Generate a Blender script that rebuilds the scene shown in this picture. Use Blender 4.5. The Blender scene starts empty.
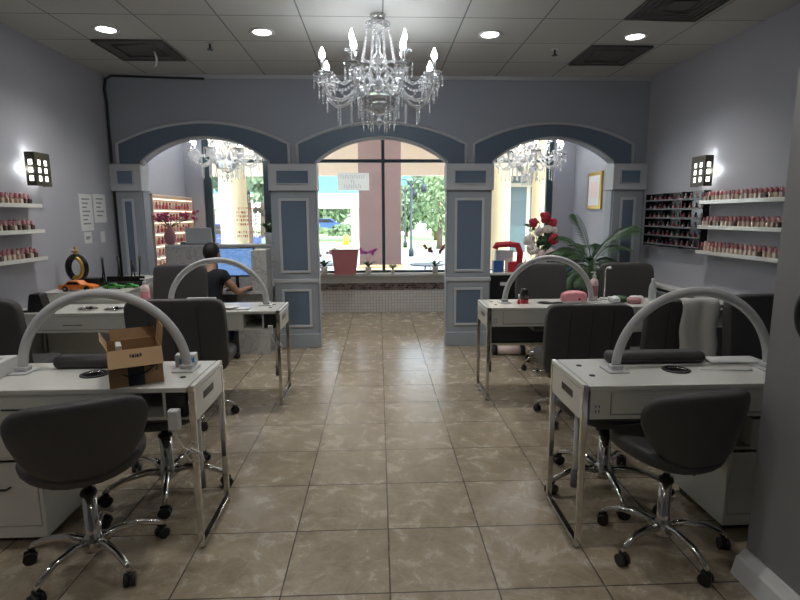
import bpy, bmesh, math, random
from mathutils import Vector, Matrix, Euler
random.seed(7)
PI = math.pi
sc = bpy.context.scene
COL = sc.collection

# ------------------------------------------------------------------ camera
f_px, pitch, yaw, roll, CAMH = 527.742, .159045, .0396639, -.00433744, 1.56217
cp, sp, cy, sy, cr, sr = math.cos(pitch), math.sin(pitch), math.cos(yaw), math.sin(yaw), math.cos(roll), math.sin(roll)
fw = Vector((sy*cp, cy*cp, -sp)); rt0 = Vector((cy, -sy, 0)); up0 = rt0.cross(fw)
rt = rt0*cr + up0*sr; up = -rt0*sr + up0*cr
cam_d = bpy.data.cameras.new('camera'); cam = bpy.data.objects.new('camera', cam_d); COL.objects.link(cam)
cam_d.sensor_fit = 'HORIZONTAL'; cam_d.sensor_width = 36; cam_d.lens = f_px/800*36; cam_d.clip_start = .05; cam_d.clip_end = 500
m3 = Matrix((rt, up, -fw)).transposed()
cam.matrix_world = Matrix.Translation((0, 0, CAMH)) @ m3.to_4x4()
sc.camera = cam

# ------------------------------------------------------------------ world, sun, exposure
SKY, SUN, DOWN, EXPO = 3.8, 5.5, 10.5, 0.92
w = bpy.data.worlds.new('world'); sc.world = w; w.use_nodes = True
nt = w.node_tree; nt.nodes.clear()
wo = nt.nodes.new('ShaderNodeOutputWorld'); bg = nt.nodes.new('ShaderNodeBackground')
tcw = nt.nodes.new('ShaderNodeTexCoord'); sep = nt.nodes.new('ShaderNodeSeparateXYZ'); rmp = nt.nodes.new('ShaderNodeValToRGB')
nt.links.new(tcw.outputs['Generated'], sep.inputs[0]); nt.links.new(sep.outputs['Z'], rmp.inputs[0])
rmp.color_ramp.elements[0].position = 0; rmp.color_ramp.elements[0].color = (.93, .96, 1, 1)
rmp.color_ramp.elements[1].position = .6; rmp.color_ramp.elements[1].color = (.55, .72, 1, 1)
nt.links.new(rmp.outputs[0], bg.inputs[0]); bg.inputs[1].default_value = SKY; nt.links.new(bg.outputs[0], wo.inputs[0])
sd = bpy.data.lights.new('sun', 'SUN'); sd.energy = SUN; sd.angle = .02; sd.color = (1, .95, .86)
so = bpy.data.objects.new('sun', sd); COL.objects.link(so); so.rotation_euler = (math.radians(38), math.radians(14), 0)
so.location = (0, 12, 12)
sc.view_settings.view_transform = 'Standard'; sc.view_settings.look = 'None'
sc.view_settings.exposure = EXPO; sc.view_settings.gamma = 1; sc.view_settings.use_curve_mapping = False
pl = bpy.data.lights.new('window_portal', 'AREA'); pl.shape = 'RECTANGLE'; pl.size = 5.5; pl.size_y = 2.4
pl.cycles.is_portal = True
po = bpy.data.objects.new('window_portal', pl); COL.objects.link(po); po.location = (0, 8.62, 1.85); po.rotation_euler = (-PI/2, 0, 0)

# ------------------------------------------------------------------ materials
M = {}
def mat(name, col, rough=.5, metal=0, spec=.5, trans=0, emit=None, es=0, noise=0, nscale=8, bump=0, bscale=60, alpha=1, coat=0, ior=1.45):
    m = bpy.data.materials.new(name); m.use_nodes = True; n = m.node_tree; b = n.nodes['Principled BSDF']
    b.inputs['Base Color'].default_value = (*col, 1); b.inputs['Roughness'].default_value = rough
    b.inputs['Metallic'].default_value = metal; b.inputs['Specular IOR Level'].default_value = spec
    b.inputs['Transmission Weight'].default_value = trans; b.inputs['Alpha'].default_value = alpha
    b.inputs['Coat Weight'].default_value = coat; b.inputs['IOR'].default_value = ior
    if emit: b.inputs['Emission Color'].default_value = (*emit, 1); b.inputs['Emission Strength'].default_value = es
    if noise or bump:
        tc = n.nodes.new('ShaderNodeTexCoord')
    if noise:
        t = n.nodes.new('ShaderNodeTexNoise'); t.inputs['Scale'].default_value = nscale; t.inputs['Detail'].default_value = 5
        n.links.new(tc.outputs['Object'], t.inputs['Vector'])
        mx = n.nodes.new('ShaderNodeMix'); mx.data_type = 'RGBA'
        mx.inputs['A'].default_value = (*[max(0, c*(1-noise)) for c in col], 1); mx.inputs['B'].default_value = (*[min(1, c*(1+noise)) for c in col], 1)
        n.links.new(t.outputs['Fac'], mx.inputs['Factor']); n.links.new(mx.outputs['Result'], b.inputs['Base Color'])
    if bump:
        t2 = n.nodes.new('ShaderNodeTexNoise'); t2.inputs['Scale'].default_value = bscale; t2.inputs['Detail'].default_value = 3
        n.links.new(tc.outputs['Object'], t2.inputs['Vector'])
        bp = n.nodes.new('ShaderNodeBump'); bp.inputs['Strength'].default_value = bump; bp.inputs['Distance'].default_value = .01
        n.links.new(t2.outputs['Fac'], bp.inputs['Height']); n.links.new(bp.outputs[0], b.inputs['Normal'])
    M[name] = m; return m
mat('wall', (.37, .375, .42), .6, noise=.05, nscale=2, bump=.05, bscale=150)
mat('arch_wall', (.31, .335, .385), .55, noise=.05, nscale=2, bump=.04, bscale=150)
mat('shaft', (.31, .34, .38), .45, noise=.04, nscale=3)
mat('panel_blue', (.12, .162, .225), .42, noise=.06, nscale=4)
mat('trim_grey', (.47, .49, .52), .45, noise=.03)
mat('trim_white', (.62, .63, .64), .4, noise=.03)
mat('pillar', (.26, .26, .27), .6, noise=.04, bump=.04, bscale=150)
mat('desk_white', (.66, .66, .62), .22, coat=.3, noise=.02)
mat('white_plastic', (.66, .66, .66), .35, noise=.02)
mat('lamp_white', (.50, .51, .52), .4, noise=.03)
mat('chrome', (.62, .61, .59), .10, 1, noise=.03)
mat('black_plastic', (.012, .012, .014), .4, noise=.1)
mat('leather', (.050, .048, .048), .52, noise=.12, nscale=14, bump=.15, bscale=120)
mat('leather_seam', (.02, .02, .022), .6, noise=.1)
mat('black_gloss', (.008, .008, .01), .15, noise=.1)
mat('cardboard', (.33, .20, .10), .75, noise=.12, nscale=12, bump=.1)
mat('cardboard_lit', (.48, .31, .17), .75, noise=.1, nscale=12)  # lighter copy of cardboard: light on the flaps put into the colour
mat('black_tape', (.012, .02, .035), .35, noise=.2, nscale=40)
mat('crystal', (.97, .98, 1), .05, 0, .9, trans=.78, noise=.01)
mat('bulb', (1, 1, 1), .3, emit=(.93, .97, 1), es=30, noise=.01)
mat('downlight', (1, 1, 1), .3, emit=(1, .98, .93), es=12, noise=.01)
mat('sconce_light', (1, 1, 1), .3, emit=(1, .97, .9), es=2.0, noise=.01)
mat('added_warm_glow', (1, .9, .8), .4, emit=(1, .74, .52), es=2.2, noise=.01)  # glow for the bars added to the cream rack
mat('bronze', (.055, .05, .035), .35, .6, noise=.15)
mat('gold', (.55, .36, .10), .3, .9, noise=.15)
mat('window_frame', (.035, .06, .07), .45, noise=.05)
mat('skin', (.42, .24, .16), .55, noise=.05)
mat('black_cloth', (.013, .015, .022), .85, noise=.2, bump=.1)
mat('hair', (.01, .009, .009), .55, noise=.3, nscale=60)
mat('red', (.55, .03, .05), .4, noise=.08)
mat('pink', (.75, .30, .36), .5, noise=.06)
mat('pale_pink', (.72, .56, .55), .5, noise=.06)
mat('blue', (.05, .12, .35), .4, noise=.1)
mat('navy', (.03, .05, .14), .4, noise=.1)
mat('cyan_print', (.05, .25, .55), .4, noise=.2)
mat('green', (.05, .30, .05), .4, noise=.1)
mat('orange', (.75, .20, .03), .35, noise=.08)
mat('rubber', (.015, .015, .015), .8, noise=.1)
mat('leaf', (.035, .085, .03), .5, noise=.35, nscale=20)
mat('leaf_light', (.20, .27, .12), .6, noise=.35, nscale=6)
mat('tree_leaf', (.17, .23, .13), .7, noise=.45, nscale=3)
mat('bark', (.12, .08, .05), .8, noise=.3)
mat('white_flower', (.8, .75, .72), .6, noise=.05)
mat('red_flower', (.50, .03, .06), .6, noise=.2, nscale=40)
mat('pink_flower', (.55, .10, .22), .6, noise=.3, nscale=40)
mat('magenta_flower', (.50, .05, .40), .6, noise=.3, nscale=40)
mat('maroon_flower', (.18, .02, .07), .6, noise=.3, nscale=40)
mat('planter_red', (.42, .15, .16), .5, noise=.1)
mat('vase_pink', (.36, .17, .19), .35, noise=.15, nscale=30)
mat('towel', (.66, .64, .62), .9, noise=.06, bump=.5, bscale=250)
mat('rack_wood', (.66, .56, .48), .5, noise=.05)
mat('dark_wood', (.05, .045, .045), .5, noise=.3, nscale=9)
mat('grey_panel', (.13, .135, .14), .5, noise=.08)
mat('paper', (.66, .67, .67), .6, noise=.03)
m = bpy.data.materials.new('backlit_paper'); m.use_nodes = True; n = m.node_tree; b = n.nodes['Principled BSDF']; b.inputs['Base Color'].default_value = (.75, .76, .76, 1)
tl = n.nodes.new('ShaderNodeBsdfTranslucent'); tl.inputs[0].default_value = (.92, .93, .94, 1); mxs = n.nodes.new('ShaderNodeMixShader'); mxs.inputs[0].default_value = .6
n.links.new(b.outputs[0], mxs.inputs[1]); n.links.new(tl.outputs[0], mxs.inputs[2]); n.links.new(mxs.outputs[0], n.nodes['Material Output'].inputs[0]); M['backlit_paper'] = m; mxs.inputs[0].default_value = .8
mat('print_grey', (.25, .26, .27), .6, noise=.1)
mat('print_red', (.65, .12, .08), .6, noise=.1)
mat('outlet', (.6, .6, .62), .4, noise=.02)
mat('outside_cream', (.80, .66, .42), .7, noise=.06)
mat('outside_pink', (.36, .235, .225), .7, noise=.08, nscale=3, bump=.1)
mat('outside_tan', (.62, .47, .32), .7, noise=.08)
mat('soffit', (.80, .66, .52), .7, noise=.04)
mat('outside_ground', (.52, .51, .5), .8, noise=.06, nscale=1)
mat('grass', (.28, .36, .14), .9, noise=.3, nscale=5)
mat('teal', (.10, .27, .28), .4, noise=.1)
mat('white_render', (.75, .75, .76), .7, noise=.04)
mat('store_glass', (.10, .16, .17), .1, noise=.3, nscale=2)
mat('car_blue', (.04, .08, .25), .2, coat=.5, noise=.03)
mat('asphalt', (.28, .28, .29), .85, noise=.1)
mat('yellow', (.7, .55, .05), .5, noise=.05)
mat('metal_dark', (.02, .025, .028), .5, 0, noise=.1)
mat('clear', (.75, .8, .82), .08, alpha=.45, noise=.01)
mat('vent_grey', (.085, .085, .08), .6, noise=.1)
mat('cap_cream', (.62, .52, .42), .35, noise=.06)
CAPS = [mat('cap_%d' % i, c, .3, noise=.05) for i, c in enumerate([(.50, .14, .15), (.42, .16, .17), (.60, .30, .30), (.33, .10, .12), (.64, .42, .40), (.48, .24, .27), (.28, .10, .12)])]
BODS = [mat('polish_%d' % i, c, .2, noise=.05) for i, c in enumerate([(.60, .50, .40), (.50, .40, .30), (.62, .55, .50), (.10, .06, .05), (.45, .12, .12), (.55, .42, .38)])]
DIMS = [mat('dim_%d' % i, c, .25, noise=.05) for i, c in enumerate([(.28, .05, .07), (.35, .12, .14), (.10, .09, .12), (.30, .25, .26), (.16, .03, .06), (.38, .20, .20)])]

def node_mat(name):
    m = bpy.data.materials.new(name); m.use_nodes = True; M[name] = m
    return m, m.node_tree, m.node_tree.nodes['Principled BSDF']
# floor tiles
m, n, b = node_mat('floor_tile')
tc = n.nodes.new('ShaderNodeTexCoord'); mp = n.nodes.new('ShaderNodeMapping'); mp.inputs['Location'].default_value = (-.0328+.457*40, -1.990+.457*40, 0)
n.links.new(tc.outputs['Object'], mp.inputs[0])
br = n.nodes.new('ShaderNodeTexBrick'); br.offset = 0; br.inputs['Scale'].default_value = 1; br.inputs['Brick Width'].default_value = .457; br.inputs['Row Height'].default_value = .457
br.inputs['Mortar Size'].default_value = .0035; br.inputs['Mortar Smooth'].default_value = .1; br.inputs['Bias'].default_value = 0
br.inputs['Color1'].default_value = (0, 0, 0, 1); br.inputs['Color2'].default_value = (1, 1, 1, 1); br.inputs['Mortar'].default_value = (.5, .5, .5, 1)
n.links.new(mp.outputs[0], br.inputs['Vector'])
vm = n.nodes.new('ShaderNodeVectorMath'); vm.operation = 'MULTIPLY_ADD'; vm.inputs[1].default_value = (7, 5, 9)
n.links.new(br.outputs['Color'], vm.inputs[0]); n.links.new(tc.outputs['Object'], vm.inputs[2])
n1 = n.nodes.new('ShaderNodeTexNoise'); n1.inputs['Scale'].default_value = 6.5; n1.inputs['Detail'].default_value = 10; n1.inputs['Roughness'].default_value = .72; n1.inputs['Distortion'].default_value = .5
n.links.new(vm.outputs[0], n1.inputs['Vector'])
cr1 = n.nodes.new('ShaderNodeValToRGB'); e = cr1.color_ramp.elements
e[0].position = .30; e[0].color = (.215, .17, .115, 1); e[1].position = .74; e[1].color = (.43, .38, .295, 1)
x = e.new(.47); x.color = (.30, .25, .18, 1); x = e.new(.56); x.color = (.355, .30, .225, 1)
n.links.new(n1.outputs['Fac'], cr1.inputs[0])
n2 = n.nodes.new('ShaderNodeTexNoise'); n2.inputs['Scale'].default_value = 2.6; n2.inputs['Detail'].default_value = 6; n2.inputs['Distortion'].default_value = .8
n.links.new(vm.outputs[0], n2.inputs['Vector'])
ms = n.nodes.new('ShaderNodeMath'); ms.operation = 'SUBTRACT'; ms.inputs[1].default_value = .5; n.links.new(n2.outputs['Fac'], ms.inputs[0])
ma = n.nodes.new('ShaderNodeMath'); ma.operation = 'ABSOLUTE'; n.links.new(ms.outputs[0], ma.inputs[0])
vr = n.nodes.new('ShaderNodeMapRange'); vr.inputs['From Min'].default_value = 0; vr.inputs['From Max'].default_value = .014; vr.inputs['To Min'].default_value = .20; vr.inputs['To Max'].default_value = 0
n.links.new(ma.outputs[0], vr.inputs[0])
mv = n.nodes.new('ShaderNodeMix'); mv.data_type = 'RGBA'; mv.inputs['B'].default_value = (.56, .52, .45, 1)
n.links.new(vr.outputs[0], mv.inputs['Factor']); n.links.new(cr1.outputs[0], mv.inputs['A'])
mg = n.nodes.new('ShaderNodeMix'); mg.data_type = 'RGBA'; mg.inputs['B'].default_value = (.075, .062, .05, 1)
n.links.new(br.outputs['Fac'], mg.inputs['Factor']); n.links.new(mv.outputs['Result'], mg.inputs['A']); n.links.new(mg.outputs['Result'], b.inputs['Base Color'])
rr = n.nodes.new('ShaderNodeMapRange'); rr.inputs['To Min'].default_value = .16; rr.inputs['To Max'].default_value = .36; n.links.new(n1.outputs['Fac'], rr.inputs[0]); n.links.new(rr.outputs[0], b.inputs['Roughness'])
bp = n.nodes.new('ShaderNodeBump'); bp.invert = True; bp.inputs['Distance'].default_value = .003; bp.inputs['Strength'].default_value = .7; n.links.new(br.outputs['Fac'], bp.inputs['Height']); n.links.new(bp.outputs[0], b.inputs['Normal'])
# grid material builder (ceiling grid, white mosaic, dark mosaic band)
def grid_mat(name, bw, rh, mort, c1, c2, cm, loc=(0, 0, 0), rot=(0, 0, 0), rough=.6, offset=0, bias=0, bump=.4, spots=0):
    m, n, b = node_mat(name)
    tc = n.nodes.new('ShaderNodeTexCoord'); mp = n.nodes.new('ShaderNodeMapping'); mp.inputs['Location'].default_value = loc; mp.inputs['Rotation'].default_value = rot
    n.links.new(tc.outputs['Object'], mp.inputs[0])
    br = n.nodes.new('ShaderNodeTexBrick'); br.offset = offset; br.inputs['Scale'].default_value = 1; br.inputs['Brick Width'].default_value = bw; br.inputs['Row Height'].default_value = rh
    br.inputs['Mortar Size'].default_value = mort; br.inputs['Mortar Smooth'].default_value = .1; br.inputs['Bias'].default_value = bias
    br.inputs['Color1'].default_value = (*c1, 1); br.inputs['Color2'].default_value = (*c2, 1); br.inputs['Mortar'].default_value = (*cm, 1)
    n.links.new(mp.outputs[0], br.inputs['Vector']); n.links.new(br.outputs['Color'], b.inputs['Base Color']); b.inputs['Roughness'].default_value = rough
    bp = n.nodes.new('ShaderNodeBump'); bp.invert = True; bp.inputs['Distance'].default_value = .003; bp.inputs['Strength'].default_value = bump
    n.links.new(br.outputs['Fac'], bp.inputs['Height'])
    if spots:
        t = n.nodes.new('ShaderNodeTexNoise'); t.inputs['Scale'].default_value = spots; n.links.new(tc.outputs['Object'], t.inputs[0])
        b2 = n.nodes.new('ShaderNodeBump'); b2.inputs['Distance'].default_value = .003; b2.inputs['Strength'].default_value = .35
        n.links.new(t.outputs['Fac'], b2.inputs['Height']); n.links.new(bp.outputs[0], b2.inputs['Normal']); n.links.new(b2.outputs[0], b.inputs['Normal'])
    else: n.links.new(bp.outputs[0], b.inputs['Normal'])
grid_mat('ceiling_tile', .641, .61, .006, (.46, .46, .44), (.43, .43, .41), (.15, .15, .145), loc=(2.515+.641*20, -5.05+.61*40, 0), rough=.8, spots=60)
grid_mat('mosaic_white', .05, .05, .003, (.70, .68, .66), (.63, .61, .60), (.34, .32, .31), rot=(PI/2, 0, 0), rough=.3)
grid_mat('mosaic_dark', .05, .035, .003, (.02, .015, .02), (.28, .20, .18), (.3, .29, .28), rot=(PI/2, 0, 0), rough=.25, offset=.5)
grid_mat('outside_paver', 1.2, 1.2, .012, (.50, .49, .47), (.46, .45, .44), (.3, .3, .3), rough=.85)
grid_mat('store_window', .7, 2.6, .06, (.03, .07, .075), (.08, .12, .12), (.45, .40, .3), rot=(PI/2, 0, 0), rough=.15)
# marble
m, n, b = node_mat('marble')
tc = n.nodes.new('ShaderNodeTexCoord'); t = n.nodes.new('ShaderNodeTexNoise'); t.inputs['Scale'].default_value = 4; t.inputs['Detail'].default_value = 8; t.inputs['Distortion'].default_value = 2.5
n.links.new(tc.outputs['Object'], t.inputs[0]); r = n.nodes.new('ShaderNodeValToRGB'); e = r.color_ramp.elements
e[0].position = .40; e[0].color = (.44, .44, .43, 1); e[1].position = .58; e[1].color = (.42, .42, .41, 1); x = e.new(.49); x.color = (.30, .30, .30, 1); x = e.new(.46); x.color = (.40, .40, .39, 1); x = e.new(.53); x.color = (.46, .46, .45, 1)
n.links.new(t.outputs['Fac'], r.inputs[0]); n.links.new(r.outputs[0], b.inputs['Base Color']); b.inputs['Roughness'].default_value = .25
# window glass: clear, thin, slightly reflective
m = bpy.data.materials.new('pane_glass'); m.use_nodes = True; n = m.node_tree; n.nodes.clear(); M['pane_glass'] = m
o_ = n.nodes.new('ShaderNodeOutputMaterial'); tr = n.nodes.new('ShaderNodeBsdfTransparent'); gl = n.nodes.new('ShaderNodeBsdfGlossy'); gl.inputs['Roughness'].default_value = .02
mx = n.nodes.new('ShaderNodeMixShader'); mx.inputs[0].default_value = .05; tr.inputs[0].default_value = (.95, .98, .97, 1)
n.links.new(tr.outputs[0], mx.inputs[1]); n.links.new(gl.outputs[0], mx.inputs[2]); n.links.new(mx.outputs[0], o_.inputs[0])
# monitor screen
m, n, b = node_mat('screen')
tc = n.nodes.new('ShaderNodeTexCoord'); t = n.nodes.new('ShaderNodeTexBrick'); t.inputs['Scale'].default_value = 14; t.inputs['Mortar Size'].default_value = .01
t.inputs['Color1'].default_value = (.16, .34, .75, 1); t.inputs['Color2'].default_value = (.28, .48, .85, 1); t.inputs['Mortar'].default_value = (.2, .4, .8, 1)
mp = n.nodes.new('ShaderNodeMapping'); mp.inputs['Rotation'].default_value = (PI/2, 0, 0); n.links.new(tc.outputs['Object'], mp.inputs[0]); n.links.new(mp.outputs[0], t.inputs[0])
n.links.new(t.outputs[0], b.inputs['Emission Color']); b.inputs['Emission Strength'].default_value = .42; b.inputs['Base Color'].default_value = (.02, .02, .03, 1)

# ------------------------------------------------------------------ mesh helpers
class MB:
    def __init__(s): s.bm = bmesh.new(); s.mats = []; s.xf = Matrix.Identity(4)
    def mi(s, m):
        if m not in s.mats: s.mats.append(m)
        return s.mats.index(m)
    def _fin(s, vs, m, T=None, smooth=False):
        X = s.xf @ T if T is not None else s.xf
        fs = set()
        for v in vs:
            v.co = X @ v.co; fs.update(v.link_faces)
        i = s.mi(m)
        for f in fs: f.material_index = i; f.smooth = smooth
    def box(s, x0, x1, y0, y1, z0, z1, m, bev=0, T=None, seg=2, smooth=False):
        r = bmesh.ops.create_cube(s.bm, size=1); vs = r['verts']
        for v in vs: v.co = Vector((x0+(v.co.x+.5)*(x1-x0), y0+(v.co.y+.5)*(y1-y0), z0+(v.co.z+.5)*(z1-z0)))
        if bev:
            es = list({e for v in vs for e in v.link_edges})
            r2 = bmesh.ops.bevel(s.bm, geom=es, offset=bev, segments=seg, affect='EDGES', profile=.5)
            vs = list({v for f in r2['faces'] for v in f.verts} | {v for v in vs if v.is_valid})
            seen = set(vs); st = list(vs)
            while st:
                v = st.pop()
                for e in v.link_edges:
                    o = e.other_vert(v)
                    if o not in seen: seen.add(o); st.append(o)
            vs = list(seen)
        s._fin(vs, m, T, smooth or bev > .012); return s
    def cyl(s, c, r, h, m, seg=16, r2=None, T=None, smooth=True, axis='Z'):
        rr = bmesh.ops.create_cone(s.bm, cap_ends=True, segments=seg, radius1=r, radius2=r if r2 is None else r2, depth=h)
        A = {'Z': Matrix.Identity(4), 'X': Matrix.Rotation(PI/2, 4, 'Y'), 'Y': Matrix.Rotation(-PI/2, 4, 'X')}[axis]
        L = Matrix.Translation(c) @ A
        s._fin(rr['verts'], m, (T @ L) if T is not None else L, False)
        if smooth:
            for f in {f for v in rr['verts'] for f in v.link_faces}:
                if len(f.verts) == 4: f.smooth = True
        return s
    def sph(s, c, r, m, seg=10, sc_=(1, 1, 1), T=None):
        rr = bmesh.ops.create_uvsphere(s.bm, u_segments=seg, v_segments=max(4, seg//2+1), radius=r)
        L = Matrix.Translation(c) @ Matrix.Diagonal((*sc_, 1))
        s._fin(rr['verts'], m, (T @ L) if T is not None else L, True); return s
    def tube(s, pts, r, m, seg=8, closed=False, rs=None, T=None, flat=None):
        pts = [Vector(p) for p in pts]; n = len(pts); rings = []; prev = None
        for i, p in enumerate(pts):
            a = pts[(i-1) % n] if (closed or i > 0) else p; b_ = pts[(i+1) % n] if (closed or i < n-1) else p
            t = (b_-a).normalized()
            if prev is None:
                u = t.cross(Vector((0, 0, 1)))
                if u.length < .05: u = t.cross(Vector((0, 1, 0)))
                u.normalize()
            else: u = (prev - t*prev.dot(t)).normalized()
            prev = u; v = t.cross(u); R = rs[i] if rs else r
            fx, fy = flat if flat else (1, 1)
            rings.append([s.bm.verts.new(p + (u*math.cos(2*PI*k/seg)*fx + v*math.sin(2*PI*k/seg)*fy)*R) for k in range(seg)])
        for i in range(n if closed else n-1):
            A, B = rings[i], rings[(i+1) % n]
            for k in range(seg): s.bm.faces.new((A[k], A[(k+1) % seg], B[(k+1) % seg], B[k]))
        if not closed: s.bm.faces.new(rings[0][::-1]); s.bm.faces.new(rings[-1])
        s._fin([v for r_ in rings for v in r_], m, T, True); return s
    def lathe(s, prof, m, seg=16, c=(0, 0, 0), T=None, ring=False):
        rings = []
        for (r, z) in prof:
            rings.append([s.bm.verts.new((c[0]+max(r, 1e-4)*math.cos(2*PI*k/seg), c[1]+max(r, 1e-4)*math.sin(2*PI*k/seg), c[2]+z)) for k in range(seg)])
        for A, B in zip(rings, rings[1:]):
            for k in range(seg): s.bm.faces.new((A[k], A[(k+1) % seg], B[(k+1) % seg], B[k]))
        if ring:
            for k in range(seg): s.bm.faces.new((rings[-1][k], rings[-1][(k+1) % seg], rings[0][(k+1) % seg], rings[0][k]))
        else: s.bm.faces.new(rings[0][::-1]); s.bm.faces.new(rings[-1])
        s._fin([v for r_ in rings for v in r_], m, T, True); return s
    def prism(s, poly, y0, y1, m, T=None):           # polygon in XZ extruded along Y
        a = [s.bm.verts.new((p[0], y0, p[1])) for p in poly]; b_ = [s.bm.verts.new((p[0], y1, p[1])) for p in poly]; k = len(poly)
        s.bm.faces.new(a); s.bm.faces.new(b_[::-1])
        for i in range(k): s.bm.faces.new((a[i], b_[i], b_[(i+1) % k], a[(i+1) % k]))
        s._fin(a+b_, m, T); return s
    def blob(s, fn, m, p=.7, seg=28, rings=16, T=None):   # super-ellipsoid reshaped by fn(x,y,z)->Vector, inputs in -1..1
        sg = lambda v, e: math.copysign(abs(v)**e, v)
        px, pz = p if isinstance(p, tuple) else (p, p)
        R = []
        for i in range(rings+1):
            ph = -PI/2 + PI*i/rings
            R.append([s.bm.verts.new(fn(sg(math.cos(ph), pz)*sg(math.cos(2*PI*k/seg), px), sg(math.cos(ph), pz)*sg(math.sin(2*PI*k/seg), px), sg(math.sin(ph), pz))) for k in range(seg)])
        for A, B in zip(R, R[1:]):
            for k in range(seg): s.bm.faces.new((A[k], A[(k+1) % seg], B[(k+1) % seg], B[k]))
        vs = [v for r_ in R for v in r_]
        s._fin(vs, m, T, True); bmesh.ops.remove_doubles(s.bm, verts=vs, dist=1e-5); return s
    def sheet(s, fn, nu, nv, m, th=.004, smooth=True):    # grid sheet with real thickness
        F = [[Vector(fn(i/nu, j/nv)) for j in range(nv+1)] for i in range(nu+1)]
        def nrm(i, j):
            a = F[min(i+1, nu)][j]-F[max(i-1, 0)][j]; b_ = F[i][min(j+1, nv)]-F[i][max(j-1, 0)]
            c = a.cross(b_); return c.normalized() if c.length > 1e-9 else Vector((0, 0, 1))
        A = [[s.bm.verts.new(F[i][j]+nrm(i, j)*th/2) for j in range(nv+1)] for i in range(nu+1)]
        B = [[s.bm.verts.new(F[i][j]-nrm(i, j)*th/2) for j in range(nv+1)] for i in range(nu+1)]
        for i in range(nu):
            for j in range(nv):
                s.bm.faces.new((A[i][j], A[i+1][j], A[i+1][j+1], A[i][j+1])); s.bm.faces.new((B[i][j], B[i][j+1], B[i+1][j+1], B[i+1][j]))
            s.bm.faces.new((A[i][0], B[i][0], B[i+1][0], A[i+1][0])); s.bm.faces.new((A[i][nv], A[i+1][nv], B[i+1][nv], B[i][nv]))
        for j in range(nv):
            s.bm.faces.new((A[0][j], A[0][j+1], B[0][j+1], B[0][j])); s.bm.faces.new((A[nu][j], B[nu][j], B[nu][j+1], A[nu][j+1]))
        s._fin([v for r_ in A+B for v in r_], m, None, smooth); return s
    def build(s, name, parent=None, loc=None, rot=None):
        bmesh.ops.recalc_face_normals(s.bm, faces=s.bm.faces[:])
        me = bpy.data.meshes.new(name); s.bm.to_mesh(me); s.bm.free()
        for k in s.mats: me.materials.append(M[k] if isinstance(k, str) else k)
        o = bpy.data.objects.new(name, me); COL.objects.link(o)
        if parent: o.parent = parent
        if loc is not None: o.location = loc
        if rot is not None: o.rotation_euler = rot
        return o
def tag(o, label, cat, group=None, kind=None):
    if label: o['label'] = label
    if cat: o['category'] = cat
    if group: o['group'] = group
    if kind: o['kind'] = kind
    return o
def thing(name, label, cat, loc=(0, 0, 0), rz=0, group=None, s=1):
    o = bpy.data.objects.new(name, None); COL.objects.link(o); o.empty_display_size = .1
    o.location = loc; o.rotation_euler = (0, 0, rz); o.scale = (s, s, s) if not isinstance(s, tuple) else s
    return tag(o, label, cat, group)
def copy_tree(o, parent=None):
    c = o.copy(); COL.objects.link(c); c.parent = parent
    for ch in list(o.children): copy_tree(ch, c)
    return c
def dup(o, label, loc, rz=0, s=None, group=None):
    c = copy_tree(o); c['label'] = label; c.location = loc; c.rotation_euler = (0, 0, rz)
    if s is not None: c.scale = (s, s, s) if not isinstance(s, tuple) else s
    if group: c['group'] = group
    elif 'group' in c.keys(): del c['group']
    return c
def struct(mb, name):
    o = mb.build(name); o['kind'] = 'structure'; return o
def B(*a, **k): return MB().box(*a, **k)

# ------------------------------------------------------------------ room shell
XL, XR, YA, YB, YW, H = -3.0, 3.13, 6.23, 6.39, 8.5, 3.10
struct(B(XL-.15, XR+.15, -3.2, YW+.1, -.12, 0, 'floor_tile'), 'floor')
struct(B(XL-.15, XR+.15, -3.2, YW+.1, H, H+.12, 'ceiling_tile'), 'ceiling')
struct(B(XL-.15, XL, -3.2, YW+.1, 0, H, 'wall'), 'wall_left')
struct(B(XR, XR+.15, -3.2, YW+.1, 0, H, 'wall'), 'wall_right')
struct(B(XL-.15, XR+.15, -3.35, -3.2, -.12, H+.12, 'wall'), 'wall_back')
# foreground partition on the right
struct(B(1.597, 3.13, -1.2, 2.05, 0, H, 'pillar'), 'wall_partition')
b_ = MB().prism([(1.535, 0), (1.597, 0), (1.597, .115), (1.585, .115), (1.575, .10), (1.566, .088), (1.553, .08), (1.54, .02)], -1.2, 2.05, 'trim_white')
struct(b_, 'baseboard_partition')
# arch wall
WC = [(-2.67, -1.235), (-.708, .798), (1.325, 2.745)]        # openings (left edge, right edge)
ZS, RISE = 2.165, .27
def arc(x0, x1, zs, rise, n=28):
    c = (x0+x1)/2; hw = (x1-x0)/2; R = (hw*hw+rise*rise)/(2*rise); zc = zs+rise-R; a = math.asin(hw/R)
    return [(c+R*math.sin(-a+2*a*i/n), zc+R*math.cos(-a+2*a*i/n)) for i in range(n+1)]
mb = MB()
for (x0, x1) in WC:
    A = arc(x0, x1, ZS, RISE)
    for (xa, za), (xb, zb) in zip(A, A[1:]): mb.prism([(xa, za), (xb, zb), (xb, H), (xa, H)], YA, YB, 'arch_wall')
for x0, x1 in [(XL, WC[0][0]), (WC[0][1], WC[1][0]), (WC[1][1], WC[2][0]), (WC[2][1], XR)]:
    mb.box(x0, x1, YA, YB, 0, H, 'arch_wall')
struct(mb, 'wall_arches')
struct(B(XL, XR, YA-.02, YA, H-.035, H, 'trim_grey'), 'trim_1')
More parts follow.
